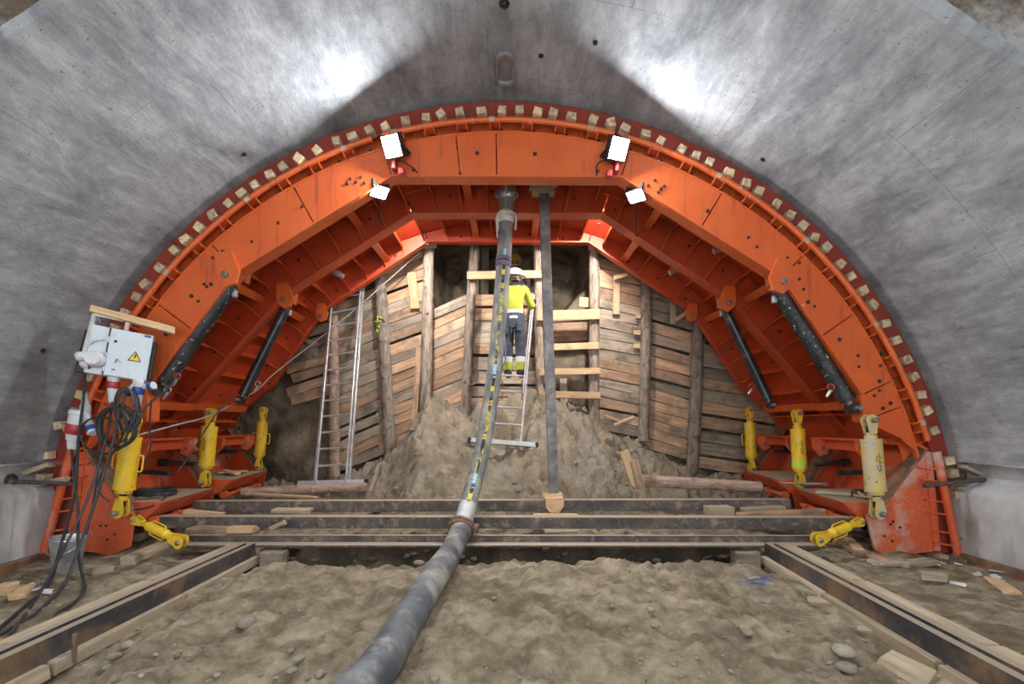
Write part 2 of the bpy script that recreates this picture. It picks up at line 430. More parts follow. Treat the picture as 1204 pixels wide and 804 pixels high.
def concrete_material():
    m = bpy.data.materials.new('tunnel_concrete'); m.use_nodes = True
    nt = m.node_tree; N = nt.nodes; Lk = nt.links; bs = N['Principled BSDF']
    tc = N.new('ShaderNodeTexCoord')
    def noise(vec, st, sc, det=6, ro=0.6, dis=0.0):
        mp = N.new('ShaderNodeMapping'); mp.inputs['Scale'].default_value = st; Lk.new(vec, mp.inputs[0])
        n = N.new('ShaderNodeTexNoise'); n.inputs['Scale'].default_value = sc; n.inputs['Detail'].default_value = det
        n.inputs['Roughness'].default_value = ro; n.inputs['Distortion'].default_value = dis
        Lk.new(mp.outputs[0], n.inputs[0]); return n.outputs['Fac']
    def ramp(f, stops):
        r = N.new('ShaderNodeValToRGB')
        e = r.color_ramp.elements
        e[0].position, e[0].color = stops[0][0], (*stops[0][1], 1)
        e[1].position, e[1].color = stops[-1][0], (*stops[-1][1], 1)
        for p, c in stops[1:-1]:
            k = e.new(p); k.color = (*c, 1)
        Lk.new(f, r.inputs[0]); return r.outputs[0]
    def mix(f, a, b, mode='MIX'):
        x = N.new('ShaderNodeMix'); x.data_type = 'RGBA'; x.blend_type = mode
        if isinstance(f, float): x.inputs[0].default_value = f
        else: Lk.new(f, x.inputs[0])
        for s, q in ((x.inputs[6], a), (x.inputs[7], b)):
            if isinstance(q, tuple): s.default_value = (*q, 1)
            else: Lk.new(q, s)
        return x.outputs[2]
    uv, ob = tc.outputs['UV'], tc.outputs['Object']
    streak = noise(uv, (1.6, 0.5, 1), 1.7, 10, 0.72, 0.25)
    fine = noise(ob, (1, 0.7, 1), 11, 8, 0.75)
    big = noise(uv, (1, 0.6, 1), 0.8, 3, 0.5)
    col = ramp(streak, [(0.34, (0.19, 0.20, 0.215)), (0.48, (0.31, 0.32, 0.335)), (0.58, (0.41, 0.42, 0.435)), (0.70, (0.54, 0.55, 0.56))])
    col = mix(0.55, col, ramp(fine, [(0.3, (0.60, 0.61, 0.63)), (0.7, (1.18, 1.18, 1.19))]), 'MULTIPLY')
    col = mix(0.5, col, ramp(big, [(0.3, (0.78, 0.78, 0.78)), (0.7, (1.12, 1.12, 1.12))]), 'MULTIPLY')
    # board joints of the old shuttering
    br = N.new('ShaderNodeTexBrick'); br.inputs['Scale'].default_value = 1.0
    br.inputs['Mortar Size'].default_value = 0.0035; br.inputs['Brick Width'].default_value = 2.45; br.inputs['Row Height'].default_value = 1.13
    br.inputs['Color1'].default_value = br.inputs['Color2'].default_value = (0, 0, 0, 1); br.inputs['Mortar'].default_value = (1, 1, 1, 1)
    mp = N.new('ShaderNodeMapping'); mp.inputs['Location'].default_value = (0.55, 0.32, 0); Lk.new(uv, mp.inputs[0]); Lk.new(mp.outputs[0], br.inputs[0])
    seam = N.new('ShaderNodeMath'); seam.operation = 'MULTIPLY'
    Lk.new(br.outputs['Color'], seam.inputs[0]); Lk.new(ramp(noise(uv, (1, 1, 1), 1.3, 2), [(0.4, (0, 0, 0)), (0.6, (0.6, 0.6, 0.6))]), seam.inputs[1])
    col = mix(seam.outputs[0], col, (0.12, 0.11, 0.105))
    pit = ramp(noise(ob, (1, 1, 1), 34, 2, 0.4), [(0.70, (0, 0, 0)), (0.73, (0.75, 0.75, 0.75))])
    col = mix(pit, col, (0.13, 0.125, 0.12))
    Lk.new(col, bs.inputs['Base Color']); bs.inputs['Roughness'].default_value = 0.85; bs.inputs['Specular IOR Level'].default_value = 0.25
    b = N.new('ShaderNodeBump'); b.inputs['Strength'].default_value = 0.35; b.inputs['Distance'].default_value = 0.02
    Lk.new(fine, b.inputs['Height'])
    b2 = N.new('ShaderNodeBump'); b2.inputs['Strength'].default_value = 0.5; b2.inputs['Distance'].default_value = 0.05
    Lk.new(streak, b2.inputs['Height']); Lk.new(b.outputs[0], b2.inputs['Normal'])
    Lk.new(b2.outputs[0], bs.inputs['Normal'])
    return m
M['concrete'] = concrete_material()
M['concrete_low'] = mat('kicker_concrete', (0.40, 0.40, 0.40), (0.56, 0.56, 0.56), 3, 0.85, 0, 0.25, 24, dirt=(0.30, 0.28, 0.25), dirt_amt=0.3, dirt_scale=2, dirt_stretch=(1, 1, .5))
M['port'] = mat('port_concrete', (0.20, 0.18, 0.17), (0.30, 0.275, 0.26), 8, .9, 0, .3, 30)
M['rock'] = mat('broken_rock', (0.10, 0.075, 0.05), (0.26, 0.205, 0.15), 5, 0.95, 0, 0.6, 18, dirt=(0.55, 0.56, 0.57), dirt_amt=0.55, dirt_scale=2.6)
M['soil'] = mat('sandy_soil', (0.175, 0.138, 0.092), (0.40, 0.335, 0.24), 6.5, 0.95, 0, 1.0, 26, dirt=(0.155, 0.12, 0.08), dirt_amt=0.42, dirt_scale=1.7, spots=(0.40, 0.36, 0.30), spot_scale=40, spot_amt=0.2, spec=0.1, bdist=0.03)
M['soil_mound'] = mat('mound_soil', (0.20, 0.16, 0.115), (0.34, 0.285, 0.21), 3.0, 0.95, 0, 1.0, 16, dirt=(0.27, 0.245, 0.205), dirt_amt=0.45, dirt_scale=1.3, spots=(0.50, 0.47, 0.42), spot_scale=22, spot_amt=0.16, spec=0.1, bdist=0.04)
M['soil_face'] = mat('face_earth', (0.13, 0.10, 0.072), (0.30, 0.235, 0.17), 2.5, 0.95, 0, 0.9, 12, dirt=(0.09, 0.07, 0.05), dirt_amt=0.35, dirt_scale=1.5, spec=0.1, bdist=0.05)

def vault(name, t0, t1, nt_, ys, r_of, m, ragged=None):
    k = MB(); uvs = []
    n = len(ys)
    for i in range(nt_ + 1):
        t = t0 + (t1 - t0) * i / nt_
        for j, y in enumerate(ys):
            yy = y
            if ragged and j == 0:
                yy = y + ragged * float(fbm(np.array(t * 6.0), np.array(3.3), 4))
            k.v.append(arc(t, r_of(t, yy), yy)); uvs.append((t * RL, yy))
    for i in range(nt_):
        for j in range(n - 1):
            k.f.append((i * n + j, i * n + j + 1, (i + 1) * n + j + 1, (i + 1) * n + j)); k.mi.append(0)
    # outer skin makes it a real shell
    base = len(k.v)
    for i in range(nt_ + 1):
        t = t0 + (t1 - t0) * i / nt_
        for y in (ys[0], ys[-1]):
            k.v.append(arc(t, 5.45, y)); uvs.append((t * RL, y))
    for i in range(nt_):
        a = base + 2 * i
        k.f.append((a, a + 2, a + 3, a + 1)); k.mi.append(0)
        k.f.append((i * n, (i + 1) * n, a + 2, a)); k.mi.append(0)
        k.f.append((i * n + n - 1, a + 1, a + 3, (i + 1) * n + n - 1)); k.mi.append(0)
    me = k.mesh(name, m, 60)
    lay = me.uv_layers.new(name='UVMap')
    for l in me.loops: lay.data[l.index].uv = uvs[l.vertex_index]
    return tag(put(bpy.data.objects.new(name, me)), kind='structure')

def lin_r(t, y):
    return RL + 0.012 * float(fbm(np.array(t * 4.0), np.array(y * 0.9), 3))
def ys_(a, b, n): return [a + (b - a) * i / n for i in range(n + 1)]
tR = math.asin((1.0 - AZ) / RL); tL = PI - tR
ceiling = vault('ceiling', tR, tL, 150, ys_(3.27, 5.66, 16), lin_r, M['concrete'], 0.14)
ceiling['label'] = 'grey concrete vault of the tunnel above the orange arch'
vault('ceiling', tR, tL, 90, ys_(-2.0, 3.34, 16), lambda t, y: RL + 0.10 + 0.05 * float(fbm(np.array(t * 9.0), np.array(y * 3.0), 4)), M['rock'])['label'] = 'older rough vault with broken rock and whitish concrete'
vault('ceiling', rad(-12), rad(192), 90, ys_(5.66, 11.4, 10), lambda t, y: RL + 0.03, M['soil_face'])['label'] = 'dark earth round the far side of the orange arch'

# crown details of the vault: oblong filling port and anchor holes
k = MB()
for sgn in (0, 1):
    pass
port = []
pc = P(594, 98, 5.06); hw, hl = 0.075, 0.19
ring = []
for i in range(28):
    a = 2 * PI * i / 28
    x = hw * math.cos(a); y = hw * math.sin(a) + (hl - hw) * (1 if math.sin(a) > 0 else -1)
    ring.append((x, y))
vs = []
for x, y in ring:
    for s_, dz in ((1.22, 0.0), (1.22, -0.035), (1.0, -0.035), (1.0, 0.015)):
        X = pc.x + x * s_; Y = 5.08 + y * s_
        z = AZ + math.sqrt(RL ** 2 - (X - AX) ** 2)
        vs.append(V((X, Y, z + dz)))
fs = []
for i in range(28):
    j = (i + 1) % 28
    for c in range(3): fs.append((i * 4 + c, j * 4 + c, j * 4 + c + 1, i * 4 + c + 1))
fs.append([i * 4 + 3 for i in range(28)])
k.add(vs, fs)
k.build('filling_port', M['port'], ceiling)
for px, py, yy in ((287, 181, None), (897, 187, None), (593, 4, None), (636, 65, None), (50, 412, None), (964, 480, None), (700, 50, None)):
    d = P(px, py, 1) - V((0, 0, EYE))
    # walk along the bearing to the vault
    lo, hi = 1.0, 9.0
    for _ in range(40):
        mid = (lo + hi) / 2; q = V((0, 0, EYE)) + d * mid
        if math.hypot(q.x - AX, q.z - AZ) < RL: lo = mid
        else: hi = mid
    q = V((0, 0, EYE)) + d * lo
    nrm = V((AX - q.x, 0, AZ - q.z)).normalized()
    kb = MB(); big = 0.045 if py < 10 else 0.024
    kb.lathe(q - nrm * 0.03, q + nrm * 0.02, [(0, big), (0.8, big), (0.8, big * .6), (1, big * .5)], 10)
    kb.build('anchor_hole', M['bolt'], ceiling)

# lower walls: arch springer, recess, kicker with a ledge
def kicker(side, name, label):
    s = 1 if side > 0 else -1
    def X(r): return AX + s * r
    prof = [(4.98, -0.35), (4.97, 0.0), (4.90, 0.66), (4.925, 0.72), (5.10, 0.80), (5.10, 0.98), (5.4, 0.98), (5.4, -0.35)]
    k = MB()
    ys = ys_(-2.0, 5.6, 20)
    n = len(prof)
    for y in ys:
        for r, z in prof:
            k.v.append(V((X(r + 0.012 * math.sin(y * 3.1 + z * 2)), y, z + 0.012 * math.sin(y * 2.3))))
    for j in range(len(ys) - 1):
        for i in range(n):
            i2 = (i + 1) % n
            k.f.append((j * n + i, j * n + i2, (j + 1) * n + i2, (j + 1) * n + i)); k.mi.append(0)
    k.f.append(list(range(n))); k.mi.append(0)
    k.f.append([(len(ys) - 1) * n + i for i in range(n)][::-1]); k.mi.append(0)
    o = k.build(name, M['concrete_low'], None, 50, center=False)
    tag(o, label, kind='structure')
    kk = MB(); kk.cbox((X(4.93), 1.8, -0.03), (0.07, 7.5, 0.10), None, 0.01)
    tag(kk.build('baseboard_right' if s > 0 else 'baseboard_left', M['rust_flange'], None, 0, center=False), 'rusty strip at the foot of the concrete wall', kind='structure')
    return o
kicker(1, 'wall_right', 'concrete kicker wall with ledge on the right')
kicker(-1, 'wall_left', 'concrete kicker wall with ledge on the left')

# ---- floor
def smooth01(a, b, x):
    t = np.clip((x - a) / (b - a), 0, 1); return t * t * (3 - 2 * t)
RX = np.array([-5.2, -3.7, -3.2, -2.6, -2.3, -1.9, -1.45, -1.0, -0.4, 0.1, 0.6, 1.3, 1.75, 2.35, 2.95, 3.6, 5.2])
RZ = np.array([0.25, 0.30, 0.42, 0.55, 0.75, 1.15, 1.95, 1.85, 1.75, 1.90, 1.95, 1.50, 1.18, 1.02, 0.72, 0.45, 0.3])
def floor_h(x, y):
    x = np.asarray(x, float); y = np.asarray(y, float)
    h = 0.02 + 0.0 * x
    mid = smooth01(2.7, 2.1, np.abs(x + 0.05))
    h = h + mid * 0.09 * smooth01(2.2, 3.6, y) * smooth01(5.0, 4.55, y + 0.25 * fbm(x * 1.3, y * 0 + 5, 3))
    h = h + mid * 0.07 * np.exp(-((x - 0.5) / 0.9) ** 2 - ((y - 4.2) / 0.5) ** 2)
    h = h - 0.06 * np.exp(-((np.abs(x + 0.05) - 2.35) / 0.18) ** 2) * smooth01(5.2, 4.6, y)
    yt = y - 0.16 * fbm(x * 2.1, y * 0, 4)
    h = h - smooth01(2.62, 2.45, np.abs(x + 0.05)) * 0.27 * smooth01(4.62, 4.84, yt) * smooth01(5.78, 5.70, yt)
    h = h + smooth01(5.3, 6.2, y) * 0.14 * smooth01(3.4, 2.8, np.abs(x))
    h = h - 0.07 * smooth01(3.9, 4.8, np.abs(x + 0.1))
    n1 = fbm(x * 0.9 + 3, y * 0.9, 3); n2 = fbm(x * 3.1, y * 3.1 + 7, 4, 0.55); n3 = fbm(x * 13, y * 13, 3, 0.6)
    h = h + 0.07 * n1 * (0.4 + mid) + 0.06 * n2 + 0.024 * n3 + 0.045 * mid * np.abs(fbm(x * 6.3 + 4, y * 6.3, 3, .6)) * 1.6
    # tyre lugs pressed into the soil between the rails
    tr = np.exp(-((x - 1.25 + 0.25 * (y - 3.5)) / 0.28) ** 2) + np.exp(-((x + 1.35 + 0.15 * (y - 3.5)) / 0.26) ** 2) + np.exp(-((x - 0.25 + 0.1 * (y - 3.5)) / 0.2) ** 2)
    lug = np.sin((y + np.abs(((x * 7) % 2) - 1) * 0.09) * 62)
    h = h + mid * 0.012 * np.clip(tr, 0, 1) * np.clip(lug * 1.6, -1, 1) * smooth01(5.0, 4.6, y) * smooth01(-0.15, 0.25, n1)
    return h
def mound_h(x, y):
    x = np.asarray(x, float); y = np.asarray(y, float)
    ridge = np.interp(x, RX, RZ)
    t = np.clip((y - 5.95 + 0.5 * fbm(x * 0.8 + 2, y * 0.3, 3)) / (8.95 - 5.95), 0, 1.1)
    prof = 0.75 * t ** 1.15 + 0.25 * smooth01(0.15, 0.95, t)
    h = -0.10 + (ridge + 0.10) * prof
    n1 = fbm(x * 1.6 + 1, y * 1.6, 4, 0.55); n2 = fbm(x * 6, y * 6, 4, 0.6)
    h = h + smooth01(5.9, 6.6, y) * (0.26 * n1 + 0.13 * n2) * smooth01(9.2, 8.2, y - 0.3)
    h = h + 0.05 * n2 + smooth01(5.9, 6.4, y) * 0.05 * fbm(x * 17, y * 17, 3, .6)
    return h
def ground(x, y): return float(max(floor_h(x, y), mound_h(x, y)))

def grid(name, xs, ys, fn, m):
    X, Y = np.meshgrid(xs, ys, indexing='ij')
    Z = fn(X, Y)
    nx, ny = X.shape
    co = np.stack([X, Y, Z], -1).reshape(-1, 3)
    idx = np.arange(nx * ny).reshape(nx, ny)
    q = np.stack([idx[:-1, :-1], idx[1:, :-1], idx[1:, 1:], idx[:-1, 1:]], -1).reshape(-1, 4)
    me = bpy.data.meshes.new(name)
    me.vertices.add(len(co)); me.vertices.foreach_set('co', co.ravel())
    me.loops.add(q.size); me.loops.foreach_set('vertex_index', q.ravel().astype(np.int32))
    me.polygons.add(len(q)); me.polygons.foreach_set('loop_start', np.arange(0, q.size, 4, dtype=np.int32))
    me.update(calc_edges=True)
    me.polygons.foreach_set('use_smooth', [True] * len(me.polygons))
    me.materials.append(m)
    return put(bpy.data.objects.new(name, me))
xs = np.concatenate([np.linspace(-5.3, -3.0, 70), np.linspace(-2.98, 2.98, 300), np.linspace(3.0, 5.3, 70)])
ys = np.concatenate([np.linspace(-2, 2.2, 24), np.linspace(2.22, 5.9, 215), np.linspace(5.95, 9.4, 50)])
M['soil_damp_shade'] = mat('damp_shaded_soil', (0.055, 0.043, 0.03), (0.125, 0.10, 0.07), 3, 0.9, 0, 1.0, 20, dirt=(0.17, 0.135, 0.095), dirt_amt=.25, dirt_scale=3)
floor = tag(grid('floor', xs, ys, floor_h, M['soil']), 'sandy trampled soil floor between the rails', kind='structure')
floor.data.materials.append(M['soil_damp_shade'])       # damp trench earth, colour darkened further to paint in the trench shade
_vz = np.zeros(len(floor.data.vertices) * 3); floor.data.vertices.foreach_get('co', _vz); _vz = _vz.reshape(-1, 3)
_li = np.zeros(len(floor.data.loops), dtype=np.int32); floor.data.loops.foreach_get('vertex_index', _li)
_c = _vz[_li.reshape(-1, 4)].mean(1)
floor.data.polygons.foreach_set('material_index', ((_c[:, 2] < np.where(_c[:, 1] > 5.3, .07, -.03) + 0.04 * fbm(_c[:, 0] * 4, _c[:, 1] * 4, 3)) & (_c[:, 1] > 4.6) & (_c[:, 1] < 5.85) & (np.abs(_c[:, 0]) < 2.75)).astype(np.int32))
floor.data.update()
mound = tag(grid('earth_mound', np.linspace(-4.9, 4.7, 420), np.linspace(5.75, 9.25, 210), mound_h, M['soil_mound']),
            'heaped grey-brown earth sloping up to the timbered face', 'earth mound')

# ---- earth face with a dug-out niche at the top
YF = 9.26
def niche(x, z):
    w = smooth01(-1.52, -1.36, x) * smooth01(1.46, 1.22, x) * smooth01(3.38, 3.62, z + 0.10 * np.sin(x * 3.2) - 0.35 * smooth01(0.8, 1.4, x))
    return w
def face_y(x, z):
    return YF + 0.16 * fbm(x * 1.3, z * 1.3, 5, 0.55) + 1.5 * niche(x, z) + 0.25 * niche(x, z) * fbm(x * 2.2, z * 2.2, 4)
fx = np.linspace(-5.4, 5.4, 260); fz = np.linspace(-0.4, 5.3, 150)
X, Z = np.meshgrid(fx, fz, indexing='ij')
Yf = face_y(X, Z)
co = np.stack([X, Yf, Z], -1).reshape(-1, 3)
idx = np.arange(X.size).reshape(X.shape)
q = np.stack([idx[:-1, :-1], idx[:-1, 1:], idx[1:, 1:], idx[1:, :-1]], -1).reshape(-1, 4)
me = bpy.data.meshes.new('wall_back'); me.from_pydata(co.tolist(), [], q.tolist()); me.materials.append(M['soil_face'])
me.polygons.foreach_set('use_smooth', [True] * len(me.polygons))
wall_back = tag(put(bpy.data.objects.new('wall_back', me)), 'earth face of the heading behind lagging boards and log posts', kind='structure')

# ---- lagging boards, each its own piece of the back wall
rb = random.Random(5)
def lag_bay(xl, xr, ybot, ytop, slope, mats, y=9.03, hpx=(10.5, 13.5), wob=0.03, cut=None):
    py = ybot
    while py > ytop:
        h = rb.uniform(*hpx)
        sl = slope + rb.uniform(-wob, wob)
        xm = (xl + xr) / 2
        e0, e1 = rb.uniform(-7, 0), rb.uniform(0, 7)
        yy = y + rb.uniform(-0.02, 0.02)
        c = py - h / 2
        if not (cut and cut(xm, c)):
            a = P(xl + e0, c + sl * (xl + e0 - xm), yy); b = P(xr + e1, c + sl * (xr + e1 - xm), yy)
            b.y += rb.uniform(-0.015, 0.015)
            hh = h * yy / F_PX * math.cos(math.atan(sl)) * 0.965
            board('lagging_board', a, b, 0.045, hh, M[rb.choice(mats)], wall_back, ch=0.005, rough=0.0035, seed=rb.random())
        py -= h * 1.0 + (rb.random() < 0.16) * 3
L3 = ['lagging', 'lagging', 'lagging', 'lagging_grey']
G3 = ['lagging', 'lagging_grey', 'lagging_grey']
lag_bay(344, 392, 470, 372, -0.30, G3, 9.05)
lag_bay(396, 452, 545, 345, -0.42, G3)
lag_bay(450, 503, 522, 300, -0.38, L3)
lag_bay(505, 552, 500, 362, -0.42, L3)
lag_bay(552, 636, 482, 353, 0.0, L3, hpx=(12, 17), wob=0.012)
lag_bay(640, 696, 402, 372, -0.05, L3, 9.06)
lag_bay(702, 757, 510, 312, 0.20, G3)
lag_bay(757, 818, 535, 335, 0.27, L3)
lag_bay(816, 912, 556, 385, 0.16, L3, hpx=(12, 16))
for x0, x1, y0, y1 in ((556, 563, 287, 350), (565, 574, 290, 352), (600, 608, 292, 352), (611, 623, 305, 352), (640, 646, 296, 345)):   # upright boards lining the niche
    board('lagging_board', P((x0 + x1) / 2, y1, 10.3), P((x0 + x1) / 2 + 1, y0, 10.3), (x1 - x0) * 10.3 / 600, 0.04, M['lagging_grey'], wall_back, up=V((0, 1, 0)), ch=0.005, rough=0.004, seed=x0)
# ------------------------------------------------------------------ orange steel formwork arch
form = thing('tunnel_formwork', 'orange steel formwork arch with polygonal ribs filling the tunnel', 'formwork', (AX, Y1, 0))
R1 = [(1092, 528), (1018, 494), (1016, 463), (968, 394), (920, 325), (825.5, 265.5), (731, 206), (584, 205.4), (541, 205.2), (460, 205), (368.5, 261.5), (277, 318), (224.5, 386.5), (172, 455), (171, 494), (92, 528)]
R2 = [(1002, 518), (855, 350), (708, 252), (484, 252), (338, 345), (188, 511)]
R3 = [(932, 505), (874, 458), (815, 367), (692, 285), (503, 284), (377, 367), (320, 453), (256, 505)]

def polar(p): return math.atan2(p.z - AZ, p.x - AX), math.hypot(p.x - AX, p.z - AZ)
def r_on(t, a, b):
    """radius where the ray at angle t crosses the segment a-b (points in x,z)"""
    dx, dz = math.cos(t), math.sin(t)
    ex, ez = b.x - a.x, b.z - a.z
    den = dx * ez - dz * ex
    return ((a.x - AX) * ez - (a.z - AZ) * ex) / den

def rib(px, y, rout, th, fl_y0, fl_y1, m, front):
    pts = [P(a, b, y) for a, b in px]
    for i in range(len(pts) - 1):
        a, b = pts[i], pts[i + 1]
        ta, ra = polar(a); tb, rb_ = polar(b)
        if tb - ta < rad(0.6):          # radial step
            k = MB()
        else:
            n = max(2, int((tb - ta) / rad(2.2)))
            ts = [ta + (tb - ta) * j / n for j in range(n + 1)]
            gap = 0.0016
            ts[0] += gap; ts[-1] -= gap
            rin = [min(r_on(t, a, b), rout - 0.01) for t in ts]
            k = MB(); k.band(ts, rin, [rout] * len(ts), y, y + th)
            web = k.build('web_plate', m, form, 30)
            fk = MB()
            yc = (fl_y0 + fl_y1) / 2
            off = V((AX - (a.x + b.x) / 2, 0, AZ - (a.z + b.z) / 2)).normalized() * 0.012
            fk.bar(V((a.x, yc, a.z)) + off, V((b.x, yc, b.z)) + off, fl_y1 - fl_y0, 0.024, up=off.normalized(), ch=0.003)
            fk.build('flange', m, web, 0)
rib(R1, Y1, RW, 0.03, Y1 - 0.008, Y1 + 0.19, M['orange'], True)
rib(R2, Y2, RS - 0.01, 0.02, Y2 - 0.10, Y2 + 0.12, M['orange_shaded'], False)
rib(R3, Y3, RS - 0.01, 0.02, Y3 - 0.07, Y3 + 0.07, M['orange_shaded'], False)

# skin plates
T0, T1 = rad(13.5), rad(166.5)
for y0, y1 in ((5.645, Y2), (Y2, 8.78)):
    for i in range(6):
        a = T0 + (T1 - T0) * i / 6; b = T0 + (T1 - T0) * (i + 1) / 6
        ts = [a + 0.0006 + (b - a - 0.0012) * j / 10 for j in range(11)]
        k = MB(); k.band(ts, [RS] * 11, [RS + 0.03] * 11, y0 + 0.002, y1 - 0.002)
        k.build('skin_plate', M['orange_shaded'], form, 30)
# stiffeners on the skin (flat bars) and deeper purlins
PUR = [22, 44, 65, 84, 96, 115, 136, 158]
deg = 15.5
while deg <= 165:
    if all(abs(deg - p) > 1.6 for p in PUR):
        for y0, y1 in ((Y1 + 0.12, Y2 - 0.005), (Y2 + 0.03, Y3 - 0.005)):
            t = rad(deg); w = 0.009 / RS
            k = MB(); k.band([t - w, t + w], [RS - 0.15] * 2, [RS + 0.002] * 2, y0, y1)
            k.build('stiffener', M['orange'], form, 0)
    deg += 4.55
for d in PUR:
    t = rad(d)
    for y0, y1, dp in ((Y1 + 0.20, Y2 - 0.01, 0.26), (Y2 + 0.03, Y3 - 0.01, 0.22)):
        w = 0.008 / RS
        k = MB(); k.band([t - w, t + w], [RS - dp] * 2, [RS + 0.002] * 2, y0, y1)
        o = k.build('purlin', M['orange_shaded'], form, 0)
        k = MB(); w = 0.055 / RS
        k.band([t - w, t + w], [RS - dp - 0.015] * 2, [RS - dp] * 2, y0, y1)
        k.build('purlin_flange', M['orange'], o, 0)
for y, dp, inner in ((Y2, 0.10, R2), (Y3, 0.06, R3)):       # gusset plates on the two inner ribs, in line with the stiffeners
    pts = [P(a, b, y) for a, b in inner]
    deg = 20.05
    while deg <= 161:
        t = rad(deg)
        for a, b in zip(pts[:-1], pts[1:]):
            ta, tb = polar(a)[0], polar(b)[0]
            if ta <= t < tb:
                ri = r_on(t, a, b)
                if ri < RS - 0.12:
                    k = MB(); w = 0.009 / RS
                    k.band([t - w, t + w], [ri] * 2, [RS] * 2, y - dp, y)
                    k.build('gusset', M['orange'], form, 0)
        deg += 4.55
# end rings at the mouth of the form
for i in range(5):
    a = T0 + (T1 - T0) * i / 5; b = T0 + (T1 - T0) * (i + 1) / 5
    ts = [a + 0.0008 + (b - a - 0.0016) * j / 16 for j in range(17)]
    k = MB(); k.band(ts, [RW - 0.06] * 17, [RS + 0.005] * 17, 5.70, 5.72); k.build('mouth_ring', M['orange'], form, 30)
    k = MB(); k.band(ts, [RS - 0.03] * 17, [RO] * 17, 5.585, 5.61); k.build('rim_plate', M['red_rim'], form, 30)
    k = MB(); k.band(ts, [RW - 0.012] * 17, [RW + 0.012] * 17, 5.545, 5.60); k.build('rim_angle', M['orange'], form, 30)
# rim pipes with U brackets
def rim_pipe(d0, d1, bdegs):
    k = MB(); n = 40
    k.tube([arc(rad(d0 + (d1 - d0) * i / n), RP, 5.50) for i in range(n + 1)], 0.032, 10)
    pipe = k.build('rim_pipe', M['orange'], form, 40)
    for d in bdegs:
        k = MB()
        for e in (-0.62, 0.62):
            t = rad(d + e); w = 0.005 / RP
            k.band([t - w, t + w], [RW + 0.005] * 2, [RP - 0.028] * 2, 5.48, 5.70)
        t = rad(d); w = rad(0.62)
        k.band([t - w, t + w], [RP - 0.038] * 2, [RP - 0.028] * 2, 5.48, 5.60)
        k.build('bracket', M['orange'], pipe, 0)
    for d in bdegs[::3]:
        k = MB(); t = rad(d + 0.4); k.tube([arc(t - .006, RP, 5.50), arc(t + .006, RP, 5.50)], 0.036, 10)
        k.build('weld_sleeve', M['timber_dusty'], pipe, 40)
rim_pipe(75.3, 105.6, [78, 82.3, 86.6, 90.9, 95.2, 99.5, 103.6])
rim_pipe(16.0, 73.6, [18 + 4.7 * i for i in range(12)])
rim_pipe(107.0, 164.5, [110.5 + 4.7 * i for i in range(12)])

# bolts and bolt holes on the front rib
def bolt(p, r=0.014, y=None, parent=form, ax=V((0, -1, 0)), name='bolt'):
    key = ('bolt', round(r, 4), ax.x, ax.y, ax.z)
    if key not in _BOARD:
        k = MB(); k.lathe(-ax * 0.01, ax * 0.012, [(0, r), (0.7, r), (1, r * 0.75)], 8); _BOARD[key] = k.mesh('bolt', M['bolt'], 40)
    return put(bpy.data.objects.new(name, _BOARD[key]), parent, Matrix.Translation(p))
for px, py in ((561, 180), (629, 181), (486, 200), (703, 201), (541, 204), (355, 243), (296, 284), (412, 210), (418, 214), (424, 208), (428, 215), (408, 216),
               (762, 218), (770, 212), (777, 222), (781, 219), (774, 226), (832, 248), (890, 290), (240, 334), (243, 337), (248, 334), (225, 348), (233, 354),
               (940, 328), (945, 340), (950, 355), (958, 360), (926, 303), (940, 309), (931, 313), (987, 399), (1009, 418), (1010, 431), (1035, 430), (1034, 448), (1037, 415), (1028, 465), (1034, 459),
               (1047, 474), (1038, 480), (195, 393), (160, 470), (250, 303), (262, 296), (267, 304), (880, 279), (327, 262)):
    bolt(P(px, py, Y1 - 0.002), 0.017 if (px * 7 + py) % 3 else 0.022)
for i in range(34):     # dark holes in the mouth ring between the brackets
    d = 17.6 + i * 4.42
    bolt(arc(rad(d + 1.9), RW + 0.10, 5.695), 0.022, name='ring_hole')
for rb_px, yy in ((R2, Y2), (R3, Y3)):
    for d in range(20, 162, 7):
        bolt(arc(rad(d + 2.1), RS - 0.17 if yy == Y2 else RS - 0.2, yy - 0.004), 0.02)
        if d % 2: bolt(arc(rad(d + 3.4), RS - 0.004, yy - 0.5), 0.02, ax=V((-math.cos(rad(d + 3.4)), 0, -math.sin(rad(d + 3.4)))))

# hinge lugs where the side panels swing
def lug(px, py, y, sgn, sc=1.0, th=0.05):
    c = P(px, py, y)
    pts = [(-0.10, 0.24), (0.06, 0.26), (0.14, 0.05), (0.10, -0.09), (0.0, -0.13), (-0.09, -0.06), (-0.11, 0.05)]
    k = MB(); k.prism([c + V((-a * sgn * sc, 0, b * sc)) for a, b in pts], V((0, th, 0)))
    o = k.build('hinge_lug', M['orange'], form, 25)
    k = MB(); k.lathe(c - V((0, 0.035, 0)), c + V((0, th + 0.02, 0)), [(0, 0.02), (0.02, 0.034), (1, 0.034)], 12)
    k.build('hinge_pin', M['pin'], o)
lug(921, 331, Y1 - 0.052, 1); lug(265, 323, Y1 - 0.052, -1)
lug(857, 356, Y2 - 0.152, 1, 0.9); lug(333, 352, Y2 - 0.152, -1, 0.9)
lug(814, 371, Y3 - 0.122, 1, 0.8); lug(377, 371, Y3 - 0.122, -1, 0.8)
for (px, py, y, s) in ((903, 322, 5.85, 1), (291, 318, 5.85, -1), (845, 350, 7.3, 1), (347, 346, 7.3, -1)):     # upper cylinder ears
    c = P(px, py, y)
    k = MB(); k.cbox(c, (0.05, 0.10, 0.30), Matrix.Rotation(rad(-8 * s), 3, 'Y'), 0.01)
    k.build('ear_plate', M['orange'], form, 0)

